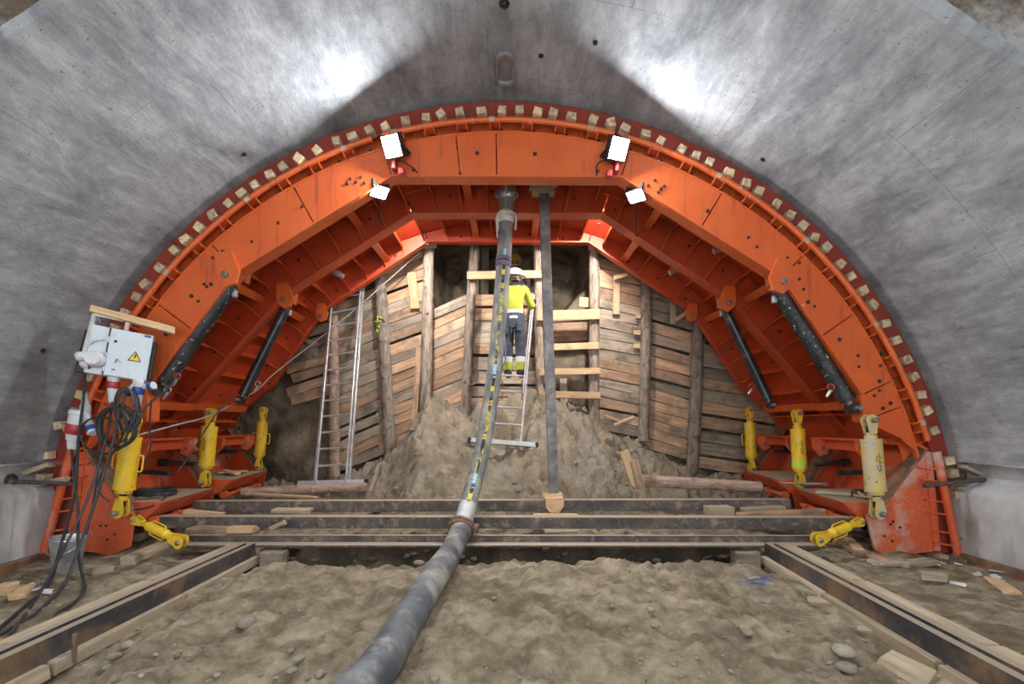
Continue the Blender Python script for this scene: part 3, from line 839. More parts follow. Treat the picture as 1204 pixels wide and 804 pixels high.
# swinging lower legs: plate, muddy sloping flange, tray
LEG_R = [(1088, 531), (1098, 648), (1042, 656), (1029, 646), (1019, 606), (1036, 599)]
LEG_L = [(152, 478), (86, 640), (110, 652), (131, 652), (146, 643), (152, 612), (144, 598)]
LEG_L = [(100, 531), (88, 646), (131, 653), (152, 643), (158, 606), (146, 598)]
leg_objs = []
for y, mm in ((Y1, 'orange_low'), (Y2, 'orange_shaded'), (Y3, 'orange_shaded')):
    for side, poly in ((1, LEG_R), (-1, LEG_L)):
        pts = [P(a, b, Y1) for a, b in poly]
        for p in pts: p.y = y
        if y > Y1:
            for p in pts: p.z += 0.10 * (y - Y1) / 1.5; 
        k = MB(); k.prism(pts, V((0, 0.03, 0)))
        o = k.build('leg_plate', M[mm], form, 25)
        a, b = pts[5], pts[0]
        n = V((-side * 0.8, 0, 0.6))
        k = MB(); e = (b - a).normalized()
        wf = 0.21 if y == Y1 else 0.32
        fa = V((0, wf / 2 - .02 if y == Y1 else 0, 0)) + n * 0.012
        k.bar(a - e * 0.10 + fa, b + e * 0.03 + fa, wf, 0.022, up=n, ch=0.004)
        k.build('sloping_flange', M['rust_flange'], o, 0)
        leg_objs.append((side, y, o, pts))
        if y == Y1:
            cx = 1036 if side > 0 else 150
            for px, py in (((1050, 613), (1058, 620), (1040, 630), (1049, 636), (1047, 616)) if side > 0 else ((134, 598), (125, 618), (135, 628), (126, 634), (118, 618))):
                bolt(P(px, py, Y1 - 0.002), 0.014, parent=o)
# trays and side boxes
for s in (1, -1):
    cx = AX * 1.0
    def X(v): return v if s > 0 else 2 * AX - v + 0.02
    for (ya, yb, z, zl) in ((5.66, 6.58, 0.54, 0.355), (7.06, 7.98, 0.64, 0.45)):
        a = [(X(3.66), z), (X(4.42), z), (X(4.42), zl - 0.05), (X(3.86), zl)]
        k = MB()
        k.cur = 0
        pts0 = [V((x, ya, q)) for x, q in a]
        pts1 = [V((x, yb, q + 0.035)) for x, q in a]
        k.add(pts0 + pts1, [(0, 1, 2, 3), (7, 6, 5, 4), (0, 3, 7, 4), (1, 5, 6, 2), (3, 2, 6, 7)])
        k.cur = 1; k.add([pts0[0], pts0[1], pts1[1], pts1[0]], [(0, 1, 2, 3)])
        tray = k.build('side_tray', [M['orange_low'], M['timber_dusty']], form, 0)
        for j in range(16):     # raised ribs of the tread plate on the inner face
            f = (j + 0.5) / 16
            y = ya + (yb - ya) * f; dz = 0.035 * f
            kk = MB(); kk.bar(V((X(3.665) - s * 0.002, y, z - 0.02 + dz)), V((X(3.85) - s * 0.002, y, zl + 0.015 + dz)), 0.016, 0.006, up=V((-s, 0, 0)))
            kk.build('tread_rib', M['orange_low'], tray, 0)
        kk = MB(); kk.tube([V((X(3.80), ya + 0.02, zl - 0.035)), V((X(3.80), yb + 0.12, zl - 0.01))], 0.028, 10)
        kk.build('hinge_tube', M['orange_low'], tray)
        for yy in (ya + 0.05, (ya + yb) / 2, yb - 0.02):
            kk = MB(); kk.lathe(V((X(3.80), yy - 0.03, zl - 0.03)), V((X(3.80), yy + 0.03, zl - 0.03)), [(0, 0.055), (1, 0.055)], 12)
            kk.build('hinge_knuckle', M['orange_low'], tray)
    # back plates of the side boxes and the long beam the legs hang from
    for ya, yb in ((5.62, Y2), (Y2 + 0.03, Y3)):
        k = MB(); k.add([V((X(4.38), ya, 0.35)), V((X(4.38), yb, 0.35)), V((X(4.60), yb, 1.16)), V((X(4.60), ya, 1.16)),
                         V((X(4.40), ya, 0.35)), V((X(4.40), yb, 0.35)), V((X(4.62), yb, 1.16)), V((X(4.62), ya, 1.16))],
                        [(0, 1, 2, 3), (7, 6, 5, 4), (0, 4, 5, 1), (1, 5, 6, 2), (2, 6, 7, 3), (3, 7, 4, 0)])
        k.build('side_plate', M['orange_low'], form, 0)
    k = MB(); k.cbox((X(4.08), 7.08, 1.22), (0.14, 2.85, 0.03), None, 0.004); k.cbox((X(4.08), 7.08, 1.15), (0.02, 2.85, 0.13), None, 0.004)
    k.build('longitudinal_beam', M['orange_shaded'], form, 0)
    for yy in (5.80, 6.65, 7.30, 8.15):
        c = V((X(4.05), yy, 1.10))
        k = MB(); k.prism([c + V((-s * a_ * 1.0, 0, b_)) for a_, b_ in ((-0.10, 0.10), (0.12, 0.12), (0.10, -0.02), (0.02, -0.11), (-0.07, -0.08))], V((0, 0.06, 0)))
        o = k.build('hanger_lug', M['orange_low'], form, 25)
        k = MB(); k.lathe(c - V((0, 0.03, 0)), c + V((0, 0.07, 0)), [(0, 0.03), (1, 0.03)], 8); k.build('hanger_bolt', M['pin'], o)
    for yy, z in ((6.25, 0.83), (6.75, 0.90), (7.75, 0.98)):
        k = MB(); a_ = V((X(4.45), yy, z)); b_ = V((X(3.95), yy - 0.05, z - 0.02 + 0.04 * (yy > 7)))
        k.tube([a_, b_], 0.032, 10); k.tube([a_, a_ + (b_ - a_) * 0.15], 0.055, 10)
        k.build('locking_rod', M['black_paint'], form, 40)
    # lower rim: pipe ladder beside the leg, rim plate
    pa, pb = (P(1101, 531, 5.50), P(1126, 652, 5.50)) if s > 0 else (P(85, 526, 5.50), P(52, 650, 5.50))
    k = MB(); k.cyl(pa, pb, 0.042, n=12); pipe = k.build('rim_pipe', M['orange_low'], form, 40)
    for f in (0.18, 0.30, 0.50, 0.62, 0.80, 0.92):
        q = pa.lerp(pb, f)
        k = MB(); k.cbox(q + V((-s * 0.11, 0.03, 0.02)), (0.22, 0.07, 0.018), Matrix.Rotation(rad(s * 8), 3, 'Y'), 0.003)
        k.build('bracket', M['orange_low'], pipe, 0)
    ea = [(1094, 524), (1112, 524), (1141, 654), (1100, 654)] if s > 0 else [(94, 524), (68, 524), (24, 654), (90, 650)]
    k = MB(); k.prism([P(a_, b_, 5.60) for a_, b_ in ea], V((0, 0.025, 0))); k.build('rim_plate', M['red_rim'], form, 0)
    ea = [(1088, 531), (1096, 531), (1106, 648), (1098, 648)] if s > 0 else [(100, 531), (90, 531), (78, 646), (88, 646)]
    k = MB(); k.prism([P(a_, b_, 5.54) for a_, b_ in ea], V((0, 0.05, 0))); k.build('leg_angle', M['orange_low'], form, 0)

# small vibrators bolted to the skin inside
for px, py, yy in ((398, 322, 7.6), (793, 318, 7.6), (338, 285, 6.4), (846, 292, 6.4)):
    c = P(px, py, yy); ax = V((1 if px < 602 else -1, 0.2, -0.5)).normalized()
    k = MB(); k.lathe(c - ax * 0.09, c + ax * 0.09, [(0, 0.03), (0.05, 0.05), (0.6, 0.05), (0.62, 0.04), (0.95, 0.04), (1, 0.02)], 12)
    k.build('vibrator', M['zinc'], form)

# ------------------------------------------------------------------ wedges packed round the rim
rw = random.Random(3)
WED = []
for i in range(6):
    k = MB(); a, b, c = rw.uniform(.05, .075), .11, rw.uniform(.075, .10)
    k.cbox((0, 0, 0), (a * 1.5, b, c), None, 0.006)
    for p in k.v:
        if p.y < 0: p.z *= rw.uniform(0.75, 1.0); p.x *= rw.uniform(0.85, 1.05)
        p += V((rw.uniform(-1, 1), rw.uniform(-1, 1), rw.uniform(-1, 1))) * 0.004
    WED.append(k.mesh('wedge_block', M['wedge'], 0))
d = 17.0
while d < 164:
    t = rad(d)
    c = arc(t, 4.862 + rw.uniform(-.008, .008), 5.525 + rw.uniform(-.02, .004))
    x = V((-math.sin(t), 0, math.cos(t))); z = V((math.cos(t), 0, math.sin(t)))
    rot = Matrix.Rotation(rw.uniform(-.25, .25) * (2 if rw.random() < .12 else 1), 4, 'Y')
    o = bpy.data.objects.new('wedge_block', rw.choice(WED))
    put(o, None, axes(x, V((0, 1, 0)), z, c) @ rot)
    where = 'right flank' if d < 68 else ('left flank' if d > 112 else 'crown')
    tag(o, {'right flank': 'small wooden wedge block on the right flank rim of the orange arch', 'left flank': 'small wooden wedge block on the left flank rim of the orange arch',
            'crown': 'small wooden wedge block on the crown rim of the orange arch'}[where], 'wedge', 'wooden wedges packed round the arch rim')
    d += rw.uniform(1.9, 2.9)
for s, pl in ((1, [(1113, 542), (1118, 556), (1124, 581), (1131, 612), (1132, 630), (1134, 641)]), (-1, [(56, 535), (52, 562), (45, 584), (43, 607), (72, 500)])):
    for px, py in pl:
        o = bpy.data.objects.new('wedge_block', rw.choice(WED))
        put(o, None, Matrix.Translation(P(px, py, 5.52)) @ Matrix.Rotation(rw.uniform(-.2, .2), 4, 'Y'))
        tag(o, 'wooden wedge block low on the %s rim beside the leg pipe' % ('right' if s > 0 else 'left'), 'wedge', 'wooden wedges packed round the arch rim')

# ------------------------------------------------------------------ floodlights
def flood(name, label, pos, n, w, h, glow, upv=V((0, 0, 1)), back=None):
    t = thing(name, label, 'floodlight', pos)
    n = V(n).normalized(); s = n.cross(upv).normalized(); u = s.cross(n).normalized()
    rot = Matrix((s, n, u)).transposed()
    k = MB()
    dp = 0.07
    # open case: back and four walls
    k.cbox(pos - n * dp, (w + 0.03, 0.02, h + 0.03), rot, 0.004)
    for sg in (-1, 1):
        k.cbox(pos + s * sg * (w / 2 + 0.008) - n * dp / 2, (0.012, dp + 0.03, h + 0.03), rot, 0.002)
        k.cbox(pos + u * sg * (h / 2 + 0.008) - n * dp / 2, (w + 0.03, dp + 0.03, 0.012), rot, 0.002)
    for j in range(5): k.box(pos + s * (j - 2) * w / 5 - n * (dp + 0.03), (0.008, 0.05, h), rot)
    k.build('housing', M['lamp_case'], t, 0)
    k = MB(); k.box(pos - n * 0.006, (w, 0.006, h), rot); k.build('lamp_glass', glow, t, 0)
    k = MB(); pts = [pos + s * (w / 2 + .02), pos + s * (w / 2 + .03) - n * .12 - u * .1, pos - s * (w / 2 + .03) - n * .12 - u * .1, pos - s * (w / 2 + .02)]
    for a, b in zip(pts[:-1], pts[1:]): k.bar(a, b, 0.03, 0.006, up=n)
    k.build('bracket', M['lamp_case'], t, 0)
    if back:
        k = MB(); k.tube(smooth_path(back, 8), 0.008, 6); k.build('lead', M['rubber'], t)
    return t
fl = P(461, 172, 5.38); fr = P(727, 175, 5.38)
flood('floodlight', 'bright floodlight on the upper left corner of the arch', fl, (-0.30, -0.80, -0.50), 0.19, 0.20, M['lamp_glow'],
      back=[fl + V((0.02, 0.1, -0.1)), fl + V((0.1, 0.06, -0.13)), fl + V((0.2, 0.12, -0.17)), fl + V((0.24, 0.16, -0.2))])
flood('floodlight', 'bright floodlight on the upper right corner of the arch', fr, (0.30, -0.80, -0.50), 0.19, 0.20, M['lamp_glow'],
      back=[fr + V((-0.02, 0.1, -0.1)), fr + V((-0.13, 0.06, -0.09)), fr + V((-0.21, 0.08, -0.13)), fr + V((-0.2, 0.16, -0.2))])
for fx_, s in ((fl, 1), (fr, -1)):
    k = MB(); k.cbox(V((fx_.x + s * .08, Y1 - 0.06, fx_.z - 0.22)), (0.06, 0.10, 0.07), None, 0.006)
    k.cbox(V((fx_.x + s * .0, Y1 - 0.05, fx_.z - 0.10)), (0.04, 0.12, 0.2), None, 0.006)
    k.build('lamp_mount', M['red_plastic'], form, 0)
il = P(446, 225, 5.63); ir = P(748, 230, 5.63)
flood('work_light', 'small lit work light inside the arch on the left', il, (0.30, -0.40, -0.86), 0.17, 0.14, M['lamp_glow2'],
      back=[il + V((-.02, .10, .06)), il + V((-.08, .3, .02)), il + V((-.14, .6, -.1)), il + V((-.2, .9, -.05))])
flood('work_light', 'small lit work light inside the arch on the right', ir, (-0.30, -0.40, -0.86), 0.17, 0.14, M['lamp_glow2'],
      back=[ir + V((.02, .10, .06)), ir + V((.08, .3, -.02)), ir + V((.14, .6, -.2)), ir + V((.25, .9, -.1))])
for px, s in ((478, 1), (716, -1)):
    q = P(px, 246, 7.33)
    flood('work_light', 'work light tucked behind the second rib on the %s, facing the timbered face' % ('left' if s > 0 else 'right'), q, (s * 0.45, 0.62, -0.64), 0.16, 0.12, M['lamp_glow3'])
# ------------------------------------------------------------------ log posts at the face
def log(name, label, a, b, r0, r1, m, cat='log post', seed=0, group=None, lying=False):
    rn = random.Random(seed)
    n = 16
    pts = []; rs = []
    a, b = V(a), V(b)
    _, s, u = frame(b - a)
    for i in range(n + 1):
        f = i / n
        pts.append(a.lerp(b, f) + (s * math.sin(f * 5 + seed) + u * math.cos(f * 4 + seed)) * 0.008)
        rs.append((r0 + (r1 - r0) * f) * (1 + rn.uniform(-0.035, 0.035)))
    k = MB(); k.tube(pts, rs, 14)
    for _ in range(5):      # knots
        f = rn.uniform(.1, .9); an = rn.uniform(0, 2 * PI); rr = r0 + (r1 - r0) * f
        c = a.lerp(b, f) + (s * math.cos(an) + u * math.sin(an)) * rr * 0.93
        k.blob(c, (0.028, 0.028, 0.035), None, 1)
    o = k.build(name, m, None, 60)
    return tag(o, label, cat, group)
YP = 8.84
G = 'log posts holding the lagging boards'
for i, (x0, y0, x1, y1, w, mm, lab) in enumerate((
        (391, 352, 394, 566, 12.5, 'log_pink', 'reddish log post behind the leaning aluminium ladder on the left'),
        (446, 308, 459, 532, 14.5, 'bark_dark', 'grey log post sprayed with lime yellow marks'),
        (505, 284, 499, 492, 13.5, 'bark', 'tall pale log post beside the leaning short board, left of centre'),
        (558, 282, 546, 492, 11.5, 'bark', 'slender log post under the left end of the top crosspiece'),
        (631, 282, 637, 498, 10.5, 'bark', 'narrow log post half hidden behind the dark steel column'),
        (698, 286, 699, 500, 13.0, 'bark', 'knotty log post carrying the right ends of the four cross planks'),
        (760, 320, 757, 512, 13.0, 'bark_dark', 'log post between two bays of boards, right of centre'),
        (822, 372, 813, 560, 15.0, 'bark_dark', 'thick dark log post at the far right of the face'))):
    log('log_post', lab, P(x1, y1 + 6, YP), P(x0, y0, YP + 0.02), w / 2 * YP / 600, w / 2 * YP / 600 * 0.93, M[mm], 'log post', i + 2, G)
# lime marks on the second post
post = [o for o in bpy.data.objects if o.get('label', '').startswith('grey log post sprayed')][0]
def stroke(pts, r=0.012, squash=1):
    k = MB()
    w = []
    for px, py in pts:
        q = P(px, py, YP)
        f = (py - 308) / 224; cx = 446 + 13 * f
        dx = (px - cx) / 600 * YP; R = 14.5 / 2 * YP / 600 * 0.97
        q.y = YP - math.sqrt(max(R * R - dx * dx, 1e-5)) - 0.004
        w.append(q)
    k.tube(smooth_path(w, 4), r, 6)
    k.build('spray_mark', M['spray'], post)
stroke([(444.5, 373), (446, 373.5), (449, 374.5), (451.5, 375.5)])
stroke([(445.6, 373), (445.4, 377), (444.5, 380), (443, 381)])
stroke([(441.3, 378.3), (445, 378.8), (449.5, 379)])
stroke([(443.5, 387), (443, 385), (445, 384), (447.5, 385), (447.5, 387)], 0.009)
stroke([(443.5, 387), (444.5, 389.5), (445.5, 391)], 0.016)

# head pieces on the posts
for px, py, wpx, lab in ((505, 289, 16, 'small wooden head block on the tall pale log post'), (700, 291, 15, 'small wooden head block on the knotty log post')):
    q = P(px, py, YP - 0.12)
    o = board('head_block', q - V((0.12, 0, 0)), q + V((0.12, 0, 0)), 0.10, 0.06, M['timber_dusty'], None, rough=0.004, seed=px)
    tag(o, lab, 'wood block')

# ------------------------------------------------------------------ planks nailed across and leaning boards
def plank(name, label, a, b, thick, h, m='plank', cat='plank', up=V((0, 0, 1)), rough=0.004, group=None):
    o = board(name, a, b, thick, h, M[m], None, up=up, ch=0.006, rough=rough, seed=label)
    return tag(o, label, cat, group)
YN = 8.70
s_ = YN / 600
plank('cross_plank', 'pale timber crosspiece at head height behind the white helmet', P(549, 324, YN), P(640, 322.5, YN), 0.05, 9 * s_)
plank('cross_plank', 'uppermost of the four pale planks nailed between post and steel column', P(631, 371, YN), P(705, 369.5, YN), 0.04, 11.5 * s_)
plank('cross_plank', 'second of the four pale planks nailed right of the steel column', P(649, 408, YN), P(704, 406, YN), 0.04, 8 * s_)
plank('cross_plank', 'third of the four pale planks nailed right of the steel column', P(634, 437.5, YN), P(706, 436, YN), 0.04, 7.5 * s_)
plank('cross_plank', 'lowest of the four pale planks nailed right of the steel column', P(633, 463.5, YN), P(706, 465, YN), 0.04, 8 * s_)
plank('short_board', 'square board offcut lodged above the uppermost cross plank', P(681, 355, 8.95), P(692, 356, 8.95), 0.05, 12 * s_)
plank('leaning_board', 'short upright board fixed over the lagging left of the tall pale post', P(488, 363, 8.95), P(484, 320, 8.95), 0.04, 10.5 * s_, up=V((1, 0, 0)), cat='board')
plank('leaning_board', 'long brown board standing against the lagging beside the tall pale post', P(487, 494, 8.86), P(493, 408, 8.95), 0.04, 7.5 * s_, 'lagging', up=V((1, 0, 0)), cat='board')
plank('leaning_board', 'short upright board fixed over the lagging right of the knotty post', P(724.5, 370, 8.95), P(725.5, 322, 8.95), 0.04, 8 * s_, up=V((1, 0, 0)), cat='board')
plank('leaning_board', 'upright board end below the arch near the far right post', P(791, 381, 8.95), P(791, 352, 8.95), 0.04, 7 * s_, 'timber_dusty', up=V((1, 0, 0)), cat='board')
plank('leaning_board', 'grubby board half buried between the lower cross planks', P(664, 488, 8.8), P(662, 445, 8.9), 0.04, 9 * s_, 'lagging_grey', up=V((1, 0, 0)), cat='board')
for x0, y0, x1, y1, lab in ((722, 327, 738, 322, 'thin wooden strut propping the arch near the knotty post'), (795, 376, 812, 365, 'thin wooden strut propping the arch near the far right post'),
                            (355, 398, 372, 405, 'thin wooden strut under the arch at the far left')):
    plank('strut', lab, P(x0, y0, 8.85), P(x1, y1, 8.75), 0.05, 5 * s_, cat='strut')
for i, (px, py) in enumerate(((753, 371), (750, 391), (750, 407), (755, 450), (716, 376), (688, 366))):
    pass
for px, py, lab in ((751, 372, 'upper'), (749, 391, 'middle'), (749, 407, 'lower')):
    plank('spacer_block', '%s of three small spacer blocks left of the right bay post' % lab, P(px - 4, py, 8.93), P(px + 4, py, 8.93), 0.06, 5.5 * s_, cat='wood block', group='spacer blocks')

# boards and logs lying about the foot of the mound
q = P(735, 528, 6.9)
plank('stake_board', 'pale board standing slanted at the left end of the fallen log', P(749, 572, 6.95), P(733, 530, 7.05), 0.04, 11 * 7 / 600, up=V((1, 0, 0)), cat='board')
plank('stake_board', 'shorter brown board leaning against the slanted pale board', P(754, 574, 6.88), P(745, 541, 6.98), 0.04, 9 * 7 / 600, 'lagging', up=V((1, 0, 0)), cat='board')
log('fallen_log', 'peeled log lying across behind the rear steel beam on the right', P(754, 564, 7.15), P(894, 573, 7.05), 0.085, 0.075, M['log_pink'], 'log', 21)
log('fallen_log', 'reddish round timber lying under the leaning ladder', P(285, 578, 7.4), P(432, 573, 7.5), 0.07, 0.065, M['log_pink'], 'log', 22)
plank('ground_plank', 'thin pale plank lying at the foot of the left ladder', P(290, 580, 7.1), P(372, 585, 6.95), 0.10, 0.03, cat='plank')
plank('ground_stub', 'short stub of timber against the end of the reddish log', P(436, 578, 7.38), P(441, 560, 7.45), 0.05, 0.06, 'lagging_grey', up=V((1, 0, 0)), cat='board')
for i, (x0, y0, x1, y1, y, w, h, mm, lab) in enumerate((
        (745, 490, 722, 500, 8.3, .14, .04, 'plank', 'pale offcut on the mound crest below the right bay'),
        (736, 497, 712, 489, 8.45, .12, .04, 'lagging', 'brown offcut beside the pale one on the mound crest'),
        (523, 533, 535, 525, 7.7, .10, .05, 'lagging_grey', 'grey offcut stuck in the middle of the mound'),
        (600, 496, 600, 503, 8.2, .05, .10, 'plank', 'tiny block showing behind the ladder rungs'),
        (628, 529, 630, 536, 8.0, .05, .06, 'lagging', 'tiny block below the foot of the worker\'s ladder'),
        (830, 600, 860, 600, 6.25, .20, .10, 'timber_dusty', 'dusty timber block under the rear beam on the right'),
        (873, 601, 921, 599, 6.3, .14, .09, 'timber_dusty', 'longer timber block beside the one under the rear beam'),
        (868, 607, 968, 601, 6.05, .10, .07, 'lagging', 'rounded brown timber between the beams on the right'),
        (218, 601, 262, 605, 6.15, .10, .05, 'plank', 'thin offcut lying between the beams on the left'),
        (225, 622, 300, 625, 5.55, .22, .06, 'lagging', 'wide reddish board under the middle beam on the left'),
        (270, 622, 300, 622, 5.45, .12, .06, 'plank', 'pale block on the wide reddish board'),
        (318, 622, 335, 614, 5.6, .06, .05, 'timber_dusty', 'slanting stick under the middle beam on the left'),
        (322, 600, 366, 600, 6.3, .16, .05, 'timber_dusty', 'flat timber packing under the rear beam on the left'),
        (640, 624, 680, 624, 5.6, .10, .03, 'timber_dusty', 'thin packing board under the middle beam near the column'))):
    a, b = P(x0, y0, y), P(x1, y1, y)
    plank('timber_offcut', lab, a, b, w, h, mm, 'offcut', rough=0.006, group='offcuts round the mound and beams')

# ------------------------------------------------------------------ steel beams laid across
def xsec(name, label, a, b, prof, m, cat, ch_label=None, group=None, closed=True):
    """prismatic steel section: prof in (across, up), extruded from a to b, with local x along it"""
    a, b = V(a), V(b); d, s, u = frame(b - a); L = (b - a).length
    k = MB(); k.prism([V((-L / 2, p[0], p[1])) for p in prof], V((L, 0, 0)))
    o = bpy.data.objects.new(name, k.mesh(name, m, 0))
    put(o, None, axes(d, s, u, (a + b) / 2))
    return tag(o, label, cat, group)
def Hprof(w, h, tf, tw):
    return [(-w / 2, 0), (w / 2, 0), (w / 2, tf), (tw / 2, tf), (tw / 2, h - tf), (w / 2, h - tf), (w / 2, h), (-w / 2, h), (-w / 2, h - tf), (-tw / 2, h - tf), (-tw / 2, tf), (-w / 2, tf)]
def box_prof(w, h): return [(-w / 2, 0), (w / 2, 0), (w / 2, h), (-w / 2, h)]
GB = 'steel beams laid across between the arch feet'
xsec('cross_beam', 'dusty brown steel beam across the tunnel, the middle and longest one', P(184, 619, 5.80), P(1006, 620.5, 5.72), box_prof(0.16, 0.125), M['beam'], 'steel beam', group=GB)['kind'] = 'thing'
xsec('cross_beam', 'steel beam across the tunnel furthest back, partly buried by the mound', P(231, 601, 6.45), P(926, 599, 6.45), box_prof(0.15, 0.135), M['beam'], 'steel beam', group=GB)['kind'] = 'thing'
# front beam: angle with a broad sandy lower flange
xsec('cross_beam', 'nearest steel beam across the tunnel with sand on its lower flange', P(219, 639, 5.33), P(966, 639.5, 5.30),
     [(-0.08, -0.015), (-0.08, 0.010), (0.14, 0.010), (0.14, 0.10), (0.17, 0.10), (0.17, -0.015)][::-1] if False else [(0.10, -0.012), (0.10, 0.006), (-0.06, 0.006), (-0.06, 0.062), (-0.05, 0.062), (-0.05, 0.074), (-0.10, 0.074), (-0.10, -0.012)], M['beam'], 'steel beam', group=GB)['kind'] = 'thing'
# ------------------------------------------------------------------ steel column on a timber foot
xsec('steel_column', 'dark steel column standing in front of the face beside the hose', P(651, 580, 6.60), P(639.5, 229, 6.60), [(p - 0, q - 0.06) for p, q in Hprof(0.125, 0.12, 0.010, 0.09)], M['steel_col'], 'column')
ft = thing('timber_pedestal', 'stacked pale timber blocks under the dark steel column', 'timber foot', P(650, 604, 6.5))
for i, (x0, y0, x1, y1, w, h) in enumerate(((640, 590, 662, 590, .22, .10), (638, 583, 661, 582, .20, .055), (641, 600, 664, 600, .24, .10))):
    board('foot_block', P(x0, y0, 6.48 + 0.05 * i), P(x1, y1, 6.48 + 0.05 * i), w, h, M['plank'], ft, rough=0.008, seed=i)
k = MB(); c = P(652, 592, 6.30)
k.prism([c + V((x, 0, z)) for x, z in ((-.11, .06), (.11, .07), (.115, -.03), (.05, -.13), (-.02, -.15), (-.10, -.06))], V((0, .14, 0)))
k.build('rounded_wedge', M['plank'], ft, 20)
plank('foot_plate', 'thin pale plate board under the steel column foot', P(627, 606, 6.25), P(680, 606, 6.25), 0.16, 0.03, cat='plank')
cp = thing('timber_headpiece', 'small timber cap on top of the dark steel column', 'timber cap', P(637, 229, 6.6))
for x0, x1, y, h in ((625, 652, 226.5, .07), (623, 651, 221.5, .035), (645, 656, 219, .03)):
    board('cap_block', P(x0, y, 6.6), P(x1, y - (1 if x0 < 640 else 4), 6.6), 0.16, h, M['timber_dusty'], cp, rough=0.005, seed=x0)

# ------------------------------------------------------------------ ground rails on timber
def rail(side, a, b, lab):
    t = thing('ground_rail', lab, 'rail', (a + b) / 2)
    d, s, u = frame(b - a); L = (b - a).length
    def part(name, prof, m, parent, off=(0, 0)):
        k = MB(); k.prism([V((-L / 2, p[0] + off[0], p[1] + off[1])) for p in prof], V((L, 0, 0)))
        return put(bpy.data.objects.new(name, k.mesh(name, m, 0)), parent, axes(d, s, u, (a + b) / 2))
    w, h = 0.15, 0.13
    # H beam on its side: two upright flanges and a level web
    prof = [(-w / 2, 0), (-w / 2 + .03, 0), (-w / 2 + .03, .07), (w / 2 - .03, .07), (w / 2 - .03, 0), (w / 2, 0), (w / 2, h), (w / 2 - .055, h), (w / 2 - .055, .095), (-w / 2 + .055, .095), (-w / 2 + .055, h), (-w / 2, h)]
    bm_ = part('rail_beam', prof, M['rail'], t)
    sl = 1 if side > 0 else -1
    o_ = -0.12 if side < 0 else 0.12
    rr = random.Random(side + 5)
    for off, w2, z0, h2, nm in ((0.0, .24, -.08, .08, 'bearing_timber'), (sl * -1 * 0 + (0.155 if side < 0 else -0.155) * -1, .13, -.06, .17, 'side_timber')):
        n = 3
        for j in range(n):
            q0 = a.lerp(b, j / n + .004); q1 = a.lerp(b, (j + 1) / n - .004)
            sh = s * off + u * (z0 + h2 / 2)
            board(nm, q0 + sh, q1 + sh, w2, h2, M['timber_dusty'], t, rough=0.004, seed=j + side * 10)
    return t
la, lb_ = V((-2.62, 1.6, 0.10)), V((-2.70, 5.22, 0.06))
ra, rb2 = V((2.36, 1.6, 0.10)), V((2.66, 5.22, 0.06))
rail(-1, la, lb_, 'steel ground rail on planks running to the arch on the left')
rail(1, ra, rb2, 'steel ground rail on planks running to the arch on the right')
for x, y, lx, ly, lab in ((2.42, 3.95, .42, .17, 'furthest of the sleepers sticking out under the right rail'), (2.33, 3.45, .42, .16, 'middle sleeper sticking out under the right rail'), (2.25, 2.72, .45, .15, 'nearest sleeper sticking out under the right rail')):
    z = 0.0
    plank('sleeper', lab, V((x - lx / 2, y + .06, z)), V((x + lx / 2, y - .02, z)), ly, 0.07, 'timber_dusty', 'sleeper', group='sleepers under the right rail')
k = MB(); q = V((-2.535, 2.95, 0.02)); k.tube([q, q + V((0.01, 0, 0.17))], 0.014, 8)
tag(k.build('iron_stake', M['rust'], None), 'short iron stake standing against the left rail', 'stake')
plank('rail_end_block', 'dark timber block at the far end of the left rail', V((-2.54, 5.2, 0.03)), V((-2.30, 5.2, 0.03)), .16, .16, 'lagging_grey', 'wood block')
plank('rail_end_block', 'dark timber block at the far end of the right rail', V((2.26, 5.2, 0.03)), V((2.50, 5.2, 0.03)), .16, .16, 'lagging_grey', 'wood block')

# ------------------------------------------------------------------ concrete hose
hose = thing('concrete_hose', 'thick grey concrete hose rising from the soil to the arch crown', 'hose', (-0.7, 2.5, 0.15))
low = [P(395, 850, 2.30), P(440, 797, 2.52), P(480, 735, 3.15), P(512, 690, 3.85), P(530, 655, 4.6), P(541, 626, 5.25), P(544, 617, 5.38)]
for p in low: p.z = max(p.z, ground(p.x, p.y) + 0.10)
lowp = smooth_path(low, 10)
k = MB(); k.tube(lowp, 0.105, 22); k.build('lower_hose', M['hose'], hose, 60)
up = [P(543, 619, 5.38), P(551, 592, 5.62), P(563, 545, 5.92), P(574, 490, 6.18), P(583, 420, 6.40), P(589, 350, 6.58), P(594, 280, 6.70), P(596, 231, 6.75)]
upp = smooth_path(up, 14)
k = MB(); k.tube(upp, 0.094, 24); k.build('upper_hose', M['hose_up'], hose, 60)
def along(path, f):
    L = [0]
    for a, b in zip(path[:-1], path[1:]): L.append(L[-1] + (b - a).length)
    t = f * L[-1]
    for i in range(len(path) - 1):
        if L[i + 1] >= t:
            w = (t - L[i]) / max(L[i + 1] - L[i], 1e-9)
            return path[i].lerp(path[i + 1], w), (path[i + 1] - path[i]).normalized(), L[-1]
    return path[-1], (path[-1] - path[-2]).normalized(), L[-1]
# coupling
c, d_, _ = along(upp, 0.0)
k = MB(); k.lathe(c - d_ * 0.10, c + d_ * 0.34, [(0, .11), (.1, .112), (.1, .10), (.95, .098), (1, .095)], 22); k.build('hose_ferrule', M['ferrule'], hose)
k = MB(); k.lathe(c - d_ * 0.05, c + d_ * 0.04, [(0, .115), (.1, .142), (.35, .146), (.5, .13), (.65, .146), (.9, .142), (1, .115)], 24)
q = c + V((.15, 0, -.02)); k.cbox(q, (.06, .09, .09), None, .01); k.cyl(q + V((0, -.08, .02)), q + V((0, .08, .02)), .016, n=8)
k.build('coupling_clamp', M['rust'], hose)
